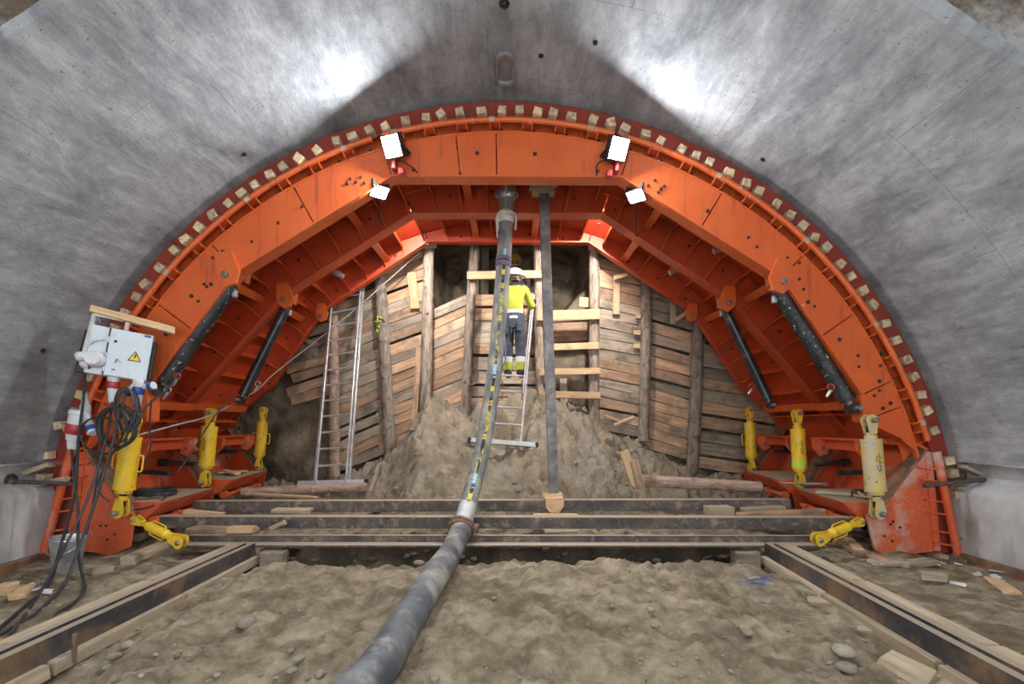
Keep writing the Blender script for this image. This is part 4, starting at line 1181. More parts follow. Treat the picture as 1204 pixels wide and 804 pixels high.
# upper end flange, bolts and straps
c, d_, _ = along(upp, 1.0)
k = MB(); k.lathe(c - d_ * 0.05, c + d_ * 0.10, [(0, .10), (.2, .125), (.45, .13), (.5, .12), (.9, .12), (1, .10)], 24); k.build('end_flange', M['zinc'], hose)
for an in range(0, 360, 45):
    q = c + V((math.cos(rad(an)) * .135, math.sin(rad(an)) * .135, 0.03))
    k = MB(); k.lathe(q - V((0, 0, .05)), q + V((0, 0, .05)), [(0, .012), (.3, .012), (.3, .024), (.7, .024), (.7, .012), (1, .012)], 8); k.build('flange_bolt', M['zinc'], hose)
def wrap(f, rr, ln, m, name, seed=0, wob=0.006):
    c, d_, L = along(upp, f)
    rn = random.Random(seed); k = MB()
    k.lathe(c - d_ * ln / 2, c + d_ * ln / 2, [(0, rr - .006), (.08, rr + .002)] + [(.1 + .8 * j / 8, rr + rn.uniform(0, wob)) for j in range(9)] + [(.92, rr + .002), (1, rr - .006)], 22)
    return k.build(name, m, hose, 60), c
st, c = wrap(0.935, 0.10, 0.16, M['rag'], 'cloth_strap', 3, .016)
for sx, dl in ((-.10, .28), (-.085, .2), (.105, .18)):
    k = MB(); k.tube(smooth_path([c + V((sx, -.03, .05)), c + V((sx * 1.25, -.05, -.04)), c + V((sx * 1.15, -.04, -dl))], 5), [.014] * 6 + [.012] * 4 + [.008], 6); k.build('strap_end', M['rag'], st)
wrap(0.795, 0.099, 0.14, M['purple'], 'purple_sleeve', 5)
wrap(0.797, 0.106, 0.022, M['rubber'], 'sleeve_band', 5, 0.001)
k = MB(); a = along(upp, 0.935)[0] + V((0, -.09, .05)); b = P(594, 208, 5.76)
k.tube([a, b], 0.008, 6); tag(k.build('hanging_rope', M['rope'], None), 'thin rope holding the hose up to the arch crown', 'rope')
k = MB(); k.lathe(b - V((0, 0, .02)), b + V((0, 0, .05)), [(0, .02), (.5, .035), (1, .03)], 10)
tag(k.build('rope_knot', M['rubber'], None), 'dark knot where the thin rope meets the arch flange', 'knot')
# printing along the hose, wrapped on its surface
M['print_ground'] = mat('worn_black_print', (.03, .03, .03), (.08, .08, .08), 10, .7, 0, 0, dirt=(.20, .19, .17), dirt_amt=.6, dirt_scale=9)
def hose_print(me_verts, me_faces, f0, m, name, ang0=0.0, rr=.0965):
    k = MB(); vs = []
    L = along(upp, 0)[2]
    for x, y in me_verts:
        c, d_, _ = along(upp, min(max(f0 + x / L, 0), 1))
        side = V((1, 0, 0)) - d_ * d_.x; side.normalize()
        out = side.cross(d_).normalized()
        if out.y > 0: out = -out
        an = ang0 + y / 0.096
        vs.append(c + (out * math.cos(an) + side * math.sin(an)) * rr)
    k.add(vs, me_faces); return k.build(name, m, hose, 0, recalc=False)
def rect_print(f0, ln, w, m, name='print_band', a0=0.0, n=6, rr=.0965):
    vs = [(ln * i / n, s * w / 2) for i in range(n + 1) for s in (-1, 0, 1)]
    fs = []
    for i in range(n):
        for j in range(2): fs.append((i * 3 + j, i * 3 + 3 + j, i * 3 + 4 + j, i * 3 + 1 + j))
    hose_print(vs, fs, f0, m, name, a0, rr)
def text_print(txt, f0, size, m, flip=True, shear=0.25, a0=0.0):
    cu = bpy.data.curves.new('txt', 'FONT'); cu.body = txt; cu.size = size; cu.shear = shear; cu.resolution_u = 2; cu.align_y = 'CENTER'
    cu.space_character = 1.05; cu.offset = 0.0025
    ob = bpy.data.objects.new('txt', cu); COL.objects.link(ob)
    dg = bpy.context.evaluated_depsgraph_get()
    me = bpy.data.meshes.new_from_object(ob.evaluated_get(dg))
    bm = bmesh.new(); bm.from_mesh(me); bmesh.ops.triangulate(bm, faces=bm.faces)
    # text is read from the top of the hose downwards
    vs = [(-v.co.x, -v.co.y) for v in bm.verts]; fs = [[v.index for v in f.verts] for f in bm.faces]
    bm.free(); bpy.data.objects.remove(ob); bpy.data.meshes.remove(me)
    hose_print(vs, fs, f0, m, 'hose_lettering', a0)
def text_w(n, size): return n * size * 0.55
Ltot = along(upp, 0)[2]
def f_at(py):
    best = min(range(201), key=lambda i: abs((PY0 - F_PX * (along(upp, i / 200)[0].z - EYE) / along(upp, i / 200)[0].y) - py))
    return best / 200
A0 = 0.12
rect_print(0.03, Ltot * .76, .034, M['print_ground'], 'print_ground', A0, 60, .0957)
for py, ln, w, m in ((592, .12, .05, 'text_yellow'), (463, .13, .045, 'text_yellow'), (326, .10, .045, 'text_yellow')):
    rect_print(f_at(py), ln, w, M[m], a0=A0)
for y0, y1 in ((480, 470), (456, 448), (338, 331), (320, 308), (532, 520), (585, 575)):
    rect_print(f_at(y0), max(.05, (f_at(y1) - f_at(y0)) * Ltot), .038, M['black'], a0=A0)
for pys in ((433, 438, 442), (562, 567, 571.5), (297, 302)):
    for py in pys:
        vs = [(0, 0)] + [(.024 * math.cos(2 * PI * i / 12), .024 * math.sin(2 * PI * i / 12)) for i in range(12)]
        hose_print(vs, [(0, 1 + i, 1 + (i + 1) % 12) for i in range(12)], f_at(py), M['text_blue'], 'print_dot', A0)
for py in (576, 446):
    text_print('\u25c4' if False else 'z', f_at(py), 0.05, M['text_blue'], a0=A0)
text_print('66', f_at(473.5), 0.075, M['text_yellow'], a0=A0)
text_print('Performer', f_at(484), 0.066, M['text_yellow'], a0=A0)
text_print('66', f_at(513), 0.075, M['text_yellow'], a0=A0)
text_print('66', f_at(336), 0.075, M['text_yellow'], a0=A0)
text_print('Performer', f_at(346), 0.066, M['text_yellow'], a0=A0)
text_print('66', f_at(374), 0.075, M['text_yellow'], a0=A0)
for y0 in (392, 402, 409, 424, 531, 541, 546, 552, 558):     # broken code marks between the words
    rect_print(f_at(y0 + 6), .06, .012, M['text_yellow'], 'print_dash', A0 + (0.14 if y0 % 2 else -0.14))
    if y0 % 3: rect_print(f_at(y0 + 4), .035, .010, M['text_yellow'], 'print_dash', A0 + (-0.1 if y0 % 2 else 0.12))
# ------------------------------------------------------------------ yellow screw jacks
def eye(t, c, ax, side, r, m, pin_len, nm='clevis'):
    """two cheek plates tapering from the screw to a round eye, with a pin through them"""
    k = MB(); _, s, u = frame(ax)
    ax = ax.normalized()
    view = V((0, 1, 0)); w = ax.cross(view).normalized()
    for e in (-1, 1):
        pts = []
        for i in range(9):
            a = PI * i / 8
            pts.append(c + w * (r * math.cos(a)) + ax * (r * math.sin(a)) + view * (e * r * 0.62))
        pts += [c - w * (r * 0.55) - ax * (r * 2.4) + view * (e * r * 0.62), c + w * (r * 0.55) - ax * (r * 2.4) + view * (e * r * 0.62)]
        k.prism(pts, view * (r * 0.28 * e))
    k.cyl(c - ax * r * 2.9, c - ax * r * 2.1, r * 0.72, n=12)
    k.build(nm, m, t, 30)
    k = MB(); k.lathe(c - view * pin_len, c + view * (r * 1.2), [(0, r * .3), (.03, r * .42), (.12, r * .45), (1, r * .45)], 10)
    k.build('pin', M['pin'], t)

def jack(label, a, b, r, m, handles=True, marks=False, group='yellow screw jacks on the arch legs', body=(0.22, 0.80), pin=0.14, band=None):
    a, b = V(a), V(b); ax = (a - b); L = ax.length; n = ax.normalized()
    t = thing('screw_jack', label, 'screw jack', b, group)
    t0, t1 = b + n * L * (1 - body[1]), b + n * L * (1 - body[0])
    bl = (t1 - t0).length
    k = MB(); k.lathe(t0, t1, [(0, r * .8), (.06, r * .8), (.06, r * 1.04), (.10, r * 1.04), (.10, r), (.90, r), (.90, r * 1.04), (.93, r * 1.04), (.93, r * .62), (1, r * .62)], 20)
    body_o = k.build('barrel', m, t, 40)
    k = MB(); k.cyl(t1 - n * .01, a - n * r * 0.6, r * .36, n=12); k.cyl(b + n * r * .6, t0 + n * .01, r * .36, n=12)
    k.build('screw', M['bolt'], t)
    eye(t, a, n, 1, r * 0.62, m, pin); eye(t, b, -n, 1, r * 0.62, m, pin)
    if handles:
        w = n.cross(V((0, 1, 0))).normalized(); h0 = t0 + n * bl * .38; h1 = t0 + n * bl * .64
        for e in (-1, 1):
            k = MB(); o = w * e
            k.tube(smooth_path([h0 + o * r * .9, h0 + o * r * 1.45, h0 + o * r * 1.62 + n * .02, h1 + o * r * 1.62 - n * .02, h1 + o * r * 1.45, h1 + o * r * .9], 4), r * .09, 6)
            k.build('handle', m, t)
    if marks:
        k = MB(); w = n.cross(V((0, 1, 0))).normalized()
        def sp(x, z): return t0 + n * (bl * z) + w * (r * math.sin(x)) + V((0, -1, 0)) * (r * math.cos(x) * 1.01)
        for st_ in ([(-.3, .62), (.25, .66), (.3, .58), (-.2, .54)], [(.0, .70), (-.05, .40)], [(-.25, .48), (.3, .50), (.1, .40), (-.15, .44)]):
            k.tube([sp(*q) for q in st_], r * .035, 5)
        k.build('ink_mark', M['black'], body_o)
    if band:
        k = MB(); k.lathe(t0 + n * bl * .1, t0 + n * bl * .26, [(0, r * 1.01), (1, r * 1.015)], 20); k.build('lime_band', M['spray'], body_o)
    return t
jack('yellow screw jack on the front left leg with two loop handles', P(157, 494, 5.42), P(142, 602, 5.42), 0.098, M['yellow'], body=(.13, .79), pin=.13)
jack('yellow screw jack with black handwriting at the second left leg', P(248, 485, 6.90), P(241, 567, 6.90), 0.098, M['yellow'], False, True, body=(.15, .80))
jack('thin yellow screw jack at the third left leg, far back', P(310, 482, 8.36), P(304, 549, 8.36), 0.085, M['yellow'], body=(.17, .83))
jack('dusty worn screw jack on the front right leg', P(1022, 494, 5.42), P(1032, 603, 5.42), 0.098, M['yellow_dusty'], False, True, body=(.16, .80), pin=.13)
jack('yellow screw jack with a lime band at the second right leg', P(937, 486, 6.90), P(941, 569, 6.90), 0.092, M['yellow'], False, True, body=(.17, .82), band=True)
jack('slim yellow screw jack at the third right leg, far back', P(881, 482, 8.36), P(884, 551, 8.36), 0.085, M['yellow'], body=(.17, .83))
def turnbuckle(label, a, b):
    t = thing('turnbuckle', label, 'turnbuckle', (a + b) / 2, 'yellow turnbuckles lying at the feet')
    n = (b - a).normalized(); L = (b - a).length
    k = MB(); k.lathe(a + n * L * .24, a + n * L * .74, [(0, .028), (.1, .045), (.12, .05), (.88, .05), (.9, .045), (1, .028)], 14); k.build('barrel', M['yellow'], t)
    eye(t, a, -n, 1, .045, M['yellow'], .06); eye(t, b, n, 1, .06, M['yellow'], .07)
    w = n.cross(V((0, 1, 0))).normalized()
    for e in (-1, 1):
        k = MB(); o = w * e
        k.tube([a + n * L * .32 + o * .04, a + n * L * .36 + o * .075, a + n * L * .62 + o * .075, a + n * L * .66 + o * .04], .007, 6); k.build('handle', M['yellow'], t)
turnbuckle('yellow turnbuckle lying slanted at the left foot over the beam ends', P(160, 611, 5.30), P(213, 637, 5.08))
turnbuckle('yellow turnbuckle lying slanted at the right foot over the beam ends', P(1011, 613, 5.36), P(961, 634, 5.10))

# ------------------------------------------------------------------ hydraulic cylinders
def hydraulic(label, a, b, r, m, f=0.86):
    a, b = V(a), V(b); t = thing('hydraulic_cylinder', label, 'hydraulic cylinder', b, 'black hydraulic cylinders in the arch')
    n = (b - a).normalized(); L = (b - a).length
    k = MB(); k.lathe(a + n * .02, a + n * L * f, [(0, r * .7), (.02, r), (.2, r * 1.02), (.5, r), (.75, r * 1.03), (.95, r), (.96, r * 1.06), (1, r * 1.06)], 20); k.build('barrel', m, t)
    k = MB(); k.cyl(a + n * L * f, b - n * .05, r * .5, n=14); k.build('rod', M['pin'], t)
    k = MB(); v = V((0, 1, 0))
    k.cyl(b - v * r * .8, b + v * r * .8, r * .8, n=14); k.build('rod_eye', M['black_paint'], t)
    k = MB(); k.cyl(b - v * r * 1.6, b + v * r * 1.2, r * .32, n=10); k.build('pin', M['zinc'], t)
    k = MB(); k.cyl(a - v * r * 1.3, a + v * r * 1.3, r * .3, n=10); k.build('pin', M['zinc'], t)
    k = MB(); w = n.cross(v).normalized(); q = a + n * L * .07
    k.cbox(q - w * r * 1.1 * (1 if n.x > 0 else -1), (.05, .05, .08), None, .008); k.build('port_block', M['zinc'], t, 0)
    return t
hydraulic('thick foil-wrapped black cylinder on the left front rib', P(274, 331, 5.66), P(188, 457, 5.66), .085, M['foil'], .93)
hydraulic('slim black cylinder at the second rib on the left', P(339, 357, 7.12), P(283, 470, 7.12), .066, M['black_paint'], .95)
hydraulic('thick scuffed black cylinder on the right front rib', P(912, 337, 5.66), P(1003, 480, 5.66), .082, M['foil'], .93)
hydraulic('slim black cylinder at the second rib on the right', P(850, 358, 7.12), P(906, 476, 7.12), .066, M['black_paint'], .95)

# ------------------------------------------------------------------ ladders
def ladder(label, b0, b1, t0, t1, n, f0, f1, second=None):
    b0, b1, t0, t1 = map(V, (b0, b1, t0, t1))
    t = thing('ladder', label, 'ladder', (b0 + b1) / 2, 'aluminium ladders')
    out = (b1 - b0).cross(t0 - b0).normalized()
    if out.y > 0: out = -out
    for a, b in ((b0, t0), (b1, t1)):
        board('side_rail', a, b, 0.028, 0.062, M['alu'], t, up=out, ch=0.004)
    for i in range(n):
        f = f0 + (f1 - f0) * i / (n - 1)
        k = MB(); k.tube([b0.lerp(t0, f), b1.lerp(t1, f)], 0.016, 8); k.build('rung', M['alu'], t)
    w = (b1 - b0).normalized()
    board('foot_bar', b0 - w * 0.26, b1 + w * 0.24, 0.06, 0.075, M['alu'], t, up=(t0 - b0).normalized(), ch=0.006)
    for q in (b0 - w * .27, b1 + w * .25):
        k = MB(); k.cbox(q, (.05, .08, .095), None, .012); k.build('rubber_foot', M['rubber'], t, 0)
    if second:
        g0, g1 = second
        for a, b, e in ((b0, t0, 1), (b1, t1, -1)):
            o = w * e * 0.035 + out * 0.055
            board('inner_rail', a.lerp(b, g0) + o, a.lerp(b, g1) + o, 0.022, 0.055, M['alu'], t, up=out, ch=0.004)
    return t
ladder('aluminium ladder leaning on the far left of the face, nobody on it', P(370, 568, 7.65), P(411, 567, 7.65), P(392, 330, 8.78), P(429, 322, 8.78), 13, .075, .97, (.0, .98))
l0, l1, l2, l3 = P(573, 519, 7.78), P(612, 522, 7.78), P(593, 347, 8.70), P(628, 347, 8.70)
ladder('aluminium ladder in the middle with the worker standing on it', l0, l1, l2, l3, 9, .115, .95, (.30, 1.0))

# ------------------------------------------------------------------ people
M['hivis'] = mat('hi_vis_yellow', (0.31, 0.345, 0.03), (0.43, 0.47, 0.05), 6, 0.8, 0, 0.5, 14, dirt=(0.30, 0.32, 0.08), dirt_amt=.25, dirt_scale=5)
M['navy'] = mat('navy_trousers', (0.022, 0.028, 0.05), (0.055, 0.063, 0.09), 6, 0.85, 0, 0.6, 14, dirt=(0.10, 0.095, 0.09), dirt_amt=.3, dirt_scale=6)
M['reflective'] = mat('reflective_band', (0.50, 0.50, 0.50), (0.62, 0.62, 0.61), 8, 0.5, 0, 0.1)
M['skin'] = mat('skin', (0.44, 0.24, 0.17), (0.54, 0.31, 0.23), 8, 0.6, 0, 0.05)
M['hair'] = mat('brown_hair', (0.05, 0.032, 0.02), (0.10, 0.065, 0.04), 20, 0.8, 0, 0.4)
M['boot'] = mat('dark_boot', (0.02, 0.02, 0.024), (0.06, 0.058, 0.06), 10, 0.7, 0, 0.3)
M['helmet_white'] = mat('white_helmet', (0.70, 0.72, 0.74), (0.78, 0.79, 0.80), 5, 0.35, 0, 0)
M['helmet_yellow'] = mat('yellow_helmet', (0.42, 0.29, 0.03), (0.50, 0.36, 0.05), 5, 0.4, 0, 0)
M['red_jacket'] = mat('red_work_jacket', (0.28, 0.03, 0.025), (0.38, 0.05, 0.04), 6, 0.85, 0, 0.4)

def person(label, base, yaw, J, region, mats, helmet_m, look, scale=1.0):
    """J: joints name -> (x, y, z, radius); one continuous skinned body"""
    bones = [('pelvis', 'spine'), ('spine', 'chest'), ('chest', 'neck'), ('neck', 'jaw'), ('jaw', 'skull'), ('skull', 'crown')]
    for s in 'lr':
        bones += [('pelvis', 'hip' + s), ('hip' + s, 'thigh' + s), ('thigh' + s, 'knee' + s), ('knee' + s, 'calf' + s), ('calf' + s, 'ankle' + s), ('ankle' + s, 'heel' + s), ('heel' + s, 'ball' + s), ('ball' + s, 'toe' + s),
                  ('chest', 'shoulder' + s), ('shoulder' + s, 'elbow' + s), ('elbow' + s, 'forearm' + s), ('forearm' + s, 'wrist' + s), ('wrist' + s, 'palm' + s)]
        # five fingers
        wv, pv = V(J['wrist' + s][:3]), V(J['palm' + s][:3])
        d = (pv - wv).normalized(); side = d.cross(V((0, 0, 1))).normalized(); nrm = side.cross(d).normalized()
        if nrm.z > 0: nrm = -nrm
        for i, (off, ln) in enumerate(((-.033, .055), (-.011, .068), (.011, .072), (.033, .060))):
            k1 = pv + d * .03 + side * off; k2 = k1 + d * ln * .5 + nrm * .01; k3 = k2 + d * ln * .2 + nrm * ln * .45
            for q, nm in ((k1, 'a'), (k2, 'b'), (k3, 'c')): J['f%d%s%s' % (i, nm, s)] = (*q, .0095)
            bones += [('palm' + s, 'f%da%s' % (i, s)), ('f%da%s' % (i, s), 'f%db%s' % (i, s)), ('f%db%s' % (i, s), 'f%dc%s' % (i, s))]
        inner = -side if (s == 'r') == (side.x > 0) else side
        t1 = wv.lerp(pv, .5) + inner * .045; t2 = t1 + d * .045 + inner * .012 + nrm * .015
        J['ta' + s] = (*t1, .011); J['tb' + s] = (*t2, .0095)
        bones += [('wrist' + s, 'ta' + s), ('ta' + s, 'tb' + s)]
    names = list(J)
    me = bpy.data.meshes.new('skel')
    me.from_pydata([J[n][:3] for n in names], [(names.index(a), names.index(b)) for a, b in bones], [])
    ob = bpy.data.objects.new('skel', me); COL.objects.link(ob)
    sk = ob.modifiers.new('s', 'SKIN'); sk.use_smooth_shade = True
    lay = me.skin_vertices[0].data
    for i, n in enumerate(names):
        r = J[n][3]; lay[i].radius = r if isinstance(r, tuple) else (r, r); lay[i].use_root = (n == 'pelvis')
    sd = ob.modifiers.new('d', 'SUBSURF'); sd.levels = 2; sd.render_levels = 2
    dg = bpy.context.evaluated_depsgraph_get()
    bme = bpy.data.meshes.new_from_object(ob.evaluated_get(dg))
    bpy.data.objects.remove(ob)
    k = MB()
    k.v = [v.co.copy() for v in bme.vertices]; k.f = [list(p.vertices) for p in bme.polygons]; k.mi = [0] * len(k.f)
    bpy.data.meshes.remove(bme)
    # face: nose, ears, eyes and mouth on the head
    hc = (V(J['skull'][:3]) + V(J['jaw'][:3])) / 2; lk = V((math.sin(look), math.cos(look), 0)); sd_ = V((lk.y, -lk.x, 0))
    for c, s3 in ((hc + lk * .098, (.014, .014, .024)), (hc + sd_ * .086 + V((0, 0, .0)), (.014, .02, .032)), (hc - sd_ * .086, (.014, .02, .032))):
        k.blob(c, s3, None, 1)
    nface = len(k.f)
    segs = [(a, b, V(J[a][:3]), V(J[b][:3])) for a, b in bones]
    for fi, f in enumerate(k.f):
        c = sum((k.v[i] for i in f), V()) / len(f)
        best, bn = 1e9, None
        for a, b, p, q in segs:
            e = q - p; tt = max(0, min(1, (c - p).dot(e) / max(e.length_squared, 1e-9)))
            dd = (c - (p + e * tt)).length
            if dd < best: best, bn = dd, (a, b, tt)
        k.mi[fi] = region(c, bn)
    kk = []
    k.cur = 5
    for e in (-1, 1):
        k.cur = 5; k.blob(hc + lk * .086 + sd_ * e * .033 + V((0, 0, .02)), (.012, .012, .009), None, 1)
    k.cur = 5; k.blob(hc + lk * .088 - V((0, 0, .052)), (.022, .010, .006), None, 1)
    T = Matrix.Translation(V(base)) @ Matrix.Rotation(yaw, 4, 'Z') @ Matrix.Scale(scale, 4)
    person_o = thing('person', label, 'person', base)
    k.v = [T @ p for p in k.v]
    k.build('body', mats, person_o, 80, recalc=False)
    # helmet with brim and ridge
    h = MB(); top = V(J['crown'][:3]); c0 = V(J['skull'][:3]) + V((0, 0, .012)); n = 22
    prof = [(.0, .128), (.012, .126), (.05, .120), (.085, .104), (.112, .075), (.126, .038), (.13, .002)]
    vs = []
    for z, r in prof:
        for i in range(n):
            a = 2 * PI * i / n; dr = V((math.sin(a), math.cos(a), 0))
            ext = max(0, dr.dot(lk)) ** 3
            rr = r + (.045 * ext if z == 0 else 0)
            vs.append(T @ (c0 + dr * rr * (1.08 if abs(dr.dot(lk)) > .7 else 1.0) + V((0, 0, z - (.012 * ext if z == 0 else 0)))))
    fs = [(i * n + j, i * n + (j + 1) % n, (i + 1) * n + (j + 1) % n, (i + 1) * n + j) for i in range(len(prof) - 1) for j in range(n)]
    fs.append([(len(prof) - 1) * n + j for j in range(n)]); fs.append(list(range(n))[::-1])
    h.add(vs, fs); h.build('helmet', helmet_m, person_o, 50)
    h = MB(); h.blob(T @ (c0 - lk * .012 + V((0, 0, -.035))), (.094 * scale, .094 * scale, .06 * scale), None, 2); h.build('hair', M['hair'], person_o, 80)
    return person_o, T
W = {'pelvis': (0, 0, .93, (.15, .115)), 'spine': (0, .01, 1.12, (.145, .11)), 'chest': (0, .02, 1.32, (.17, .125)), 'neck': (.0, .03, 1.50, .06), 'jaw': (.01, .045, 1.565, .07), 'skull': (.01, .045, 1.64, .088), 'crown': (.01, .04, 1.72, .06)}
for s, e in (('l', -1), ('r', 1)):
    W['hip' + s] = (e * .095, 0, .88, .105); W['thigh' + s] = (e * .10, .01, .70, .108); W['knee' + s] = (e * .10, .02, .49, .088); W['calf' + s] = (e * .10, .0, .32, .088)
    W['ankle' + s] = (e * .10, 0.0, .13, .078); W['heel' + s] = (e * .10, 0.0, .05, .062); W['ball' + s] = (e * .10, .10, .045, .055); W['toe' + s] = (e * .105, .17, .04, .035)
    W['shoulder' + s] = (e * .185, .02, 1.41, .075)
W.update({'elbowr': (.275, .06, 1.15, .06), 'forearmr': (.285, .19, 1.20, .055), 'wristr': (.275, .31, 1.27, .032), 'palmr': (.265, .37, 1.305, .036),
          'elbowl': (-.275, .10, 1.16, .06), 'forearml': (-.25, .22, 1.20, .055), 'wristl': (-.22, .33, 1.25, .032), 'palml': (-.21, .39, 1.28, .036)})
def reg_worker(c, bn):
    a, b, t = bn
    if a[0] in 'ft' and len(a) <= 4 and a not in ('thighl', 'thighr') or a.startswith(('wrist', 'palm')): return 4
    if a in ('neck', 'jaw', 'skull'): return 1 if c.z < 1.505 else 4
    if a.startswith(('shoulder', 'elbow', 'forearm')): return 0
    z = c.z
    if z < .115: return 3
    if z < .25: return 0
    if z < .335: return 2
    if z < .955: return 1
    if z < .99: return 2
    if z < 1.055: return 1
    if z < 1.10: return 2
    if z > 1.47: return 1
    return 0
base = P(604.5, 444, 8.22)
wk, TW = person('worker in lime yellow jacket and navy trousers standing on the ladder', base, rad(-6), W, reg_worker, [M['hivis'], M['navy'], M['reflective'], M['boot'], M['skin'], M['hair']], M['helmet_white'], rad(58))
def wp(x, y, z): return TW @ V((x, y, z))
for a, b in (((-.05, -.125, .84), (.03, -.125, .83)), ((.05, -.12, .78), (.15, -.11, .79)), ((-.16, -.10, .74), (-.08, -.12, .73))):      # trouser pockets
    k = MB(); k.bar(wp(*a), wp(*b), .012, .09, ch=.003); k.build('pocket', M['navy'], wk, 0)
k = MB(); hand = wp(.26, .40, 1.32); k.lathe(hand - V((.05, 0, 0)), hand + V((.07, 0, .0)), [(0, .02), (.3, .035), (1, .03)], 10); k.lathe(hand + V((.02, 0, -.01)), hand + V((.02, .02, -.12)), [(0, .022), (1, .02)], 8)
tag(k.build('hand_tool', M['black'], None), 'small black hand tool in the worker\'s right hand', 'tool')
k = MB(); k.tube(smooth_path([P(592, 385, 8.1), P(594, 405, 8.12), P(594, 425, 8.14), P(590, 430, 8.14)], 6), .012, 6)
tag(k.build('purple_sling', M['purple'], None), 'thin purple sling hanging beside the worker\'s left leg', 'sling')
for px in (590.5, 613.5):
    k = MB(); k.tube(smooth_path([P(px, 447, 8.26), P(px + .6, 458, 8.24), P(px - .3, 470, 8.2)], 5), .01, 6)
    tag(k.build('red_cord', M['red_plastic'], None), 'red cord hanging from the ladder rung at the %s boot' % ('left' if px < 600 else 'right'), 'cord')
C = {'pelvis': (0, .12, .26, (.15, .12)), 'spine': (0, .10, .44, (.15, .12)), 'chest': (0, .02, .62, (.17, .13)), 'neck': (0, -.06, .76, .06), 'jaw': (0, -.10, .80, .068), 'skull': (0, -.10, .87, .086), 'crown': (0, -.095, .95, .06)}
for s, e in (('l', -1), ('r', 1)):
    C['hip' + s] = (e * .10, .08, .24, .105); C['thigh' + s] = (e * .13, -.08, .22, .095); C['knee' + s] = (e * .14, -.24, .15, .078); C['calf' + s] = (e * .13, -.06, .08, .07)
    C['ankle' + s] = (e * .12, .12, .07, .055); C['heel' + s] = (e * .12, .17, .06, .05); C['ball' + s] = (e * .12, .20, .05, .045); C['toe' + s] = (e * .12, .26, .05, .035)
    C['shoulder' + s] = (e * .185, .0, .68, .075); C['elbow' + s] = (e * .26, -.08, .44, .06); C['forearm' + s] = (e * .20, -.18, .38, .05); C['wrist' + s] = (e * .15, -.25, .33, .032); C['palm' + s] = (e * .13, -.30, .30, .036)
def reg2(c, bn):
    a = bn[0]
    if (a[0] in 'ft' and len(a) <= 4) or a.startswith(('wrist', 'palm')): return 4
    if a in ('jaw', 'skull') or (a == 'neck' and c.z > .79): return 4
    if a == 'neck': return 2
    if a.startswith(('hip', 'thigh', 'knee', 'calf')): return 1
    if a.startswith(('ankle', 'ball', 'heel')): return 3
    return 0
person('second person with yellow helmet kneeling in the dark niche behind the hose', V((0.05, 9.62, 3.56)), 0, C, reg2, [M['boot'], M['navy'], M['red_jacket'], M['boot'], M['skin'], M['hair']], M['helmet_yellow'], rad(180))

# ------------------------------------------------------------------ power distribution cabinet on the left flank
roll = rad(8)
Rb = Matrix.Rotation(rad(33), 3, 'Z') @ Matrix.Rotation(roll, 3, 'Y')
bx, by, bz = (Rb @ V(q) for q in ((1, 0, 0), (0, 1, 0), (0, 0, 1)))
bc = P(140.5, 415.5, 5.10)
def B(u, v, d=0.0): return bc + bx * (u * .95) + bz * v + by * d
cab = thing('power_cabinet', 'pale grey electrical cabinet with warning triangle on the left flank', 'electrical cabinet', B(0, -.24))
k = MB(); k.cbox(B(0, 0, .10), (.50, .20, .48), Rb, .008); k.build('body', M['grey_box'], cab, 0)
k = MB(); k.cbox(B(.08, 0, -.012), (.342, .022, .47), Rb, .005); door = k.build('door', M['grey_box'], cab, 0)
k = MB(); k.cyl(B(-.045, .11, -.03), B(-.045, .11, -.015), .013, n=12); k.build('lock', M['black'], door)
k = MB()
k.bar(B(-.02, -.10, -.028), B(-.01, -.06, -.028), .006, .006); k.bar(B(-.01, -.06, -.028), B(.03, -.09, -.028), .004, .004); k.bar(B(-.04, -.17, -.026), B(-.01, -.17, -.026), .004, .01)
k.build('door_scratches', M['bolt'], door, 0)
k = MB(); k.prism([B(.075, -.055, -.026), B(.195, -.055, -.026), B(.135, .05, -.026)], by * .003); sg = k.build('warning_triangle', M['black'], door, 0)
k = MB(); k.prism([B(.089, -.047, -.0275), B(.181, -.047, -.0275), B(.135, .034, -.0275)], by * .003); k.build('triangle_face', M['sign_yellow'], sg, 0)
k = MB(); k.prism([B(u, v, -.029) for u, v in ((.137, .018), (.124, -.014), (.133, -.012), (.126, -.040), (.150, -.004), (.140, -.006), (.148, .014))], by * .003); k.build('bolt_symbol', M['black'], sg, 0)
k = MB(); k.cbox(B(.215, .218, -.026), (.055, .004, .022), Rb, .001); k.build('blue_sticker', M['sign_blue'], door, 0)
k = MB(); k.cbox(B(-.108, 0, -.004), (.012, .012, .47), Rb, .001); k.build('door_gap', M['black'], cab, 0)
for v in (.12, -.04, -.17):
    k = MB(); k.cyl(B(-.103, v - .03, -.02), B(-.103, v + .03, -.02), .009, n=8); k.build('hinge', M['zinc'], cab)
k = MB()      # white carrying frame
for a, b in ((B(-.29, -.16, .02), B(-.26, .34, .02)), (B(-.26, .34, .02), B(-.02, .34, .02)), (B(.02, .24, .04), B(.02, .36, .04)), (B(-.26, .34, .02), B(-.24, .30, .20))): k.bar(a, b, .035, .028, ch=.004)
k.build('frame', M['white_metal'], cab, 0)
k = MB(); k.cbox(B(-.30, -.02, .20), (.09, .05, .44), Matrix.Rotation(rad(4), 3, 'Y') @ Rb, .01); k.cbox(B(-.26, -.02, .24), (.05, .05, .40), Matrix.Rotation(rad(4), 3, 'Y') @ Rb, .01); k.build('rubber_panel', M['rubber'], cab, 0)
k = MB(); k.cbox(B(.285, -.02, .08), (.035, .10, .40), Rb, .008); k.build('side_terminal', M['black'], cab, 0)
k = MB(); k.tube(smooth_path([B(-.26, .03, .0), B(-.22, .08, -.03), B(-.17, .105, -.03), B(-.15, .10, .0)], 5), .012, 8); k.build('gland_lead', M['white_plastic'], cab)
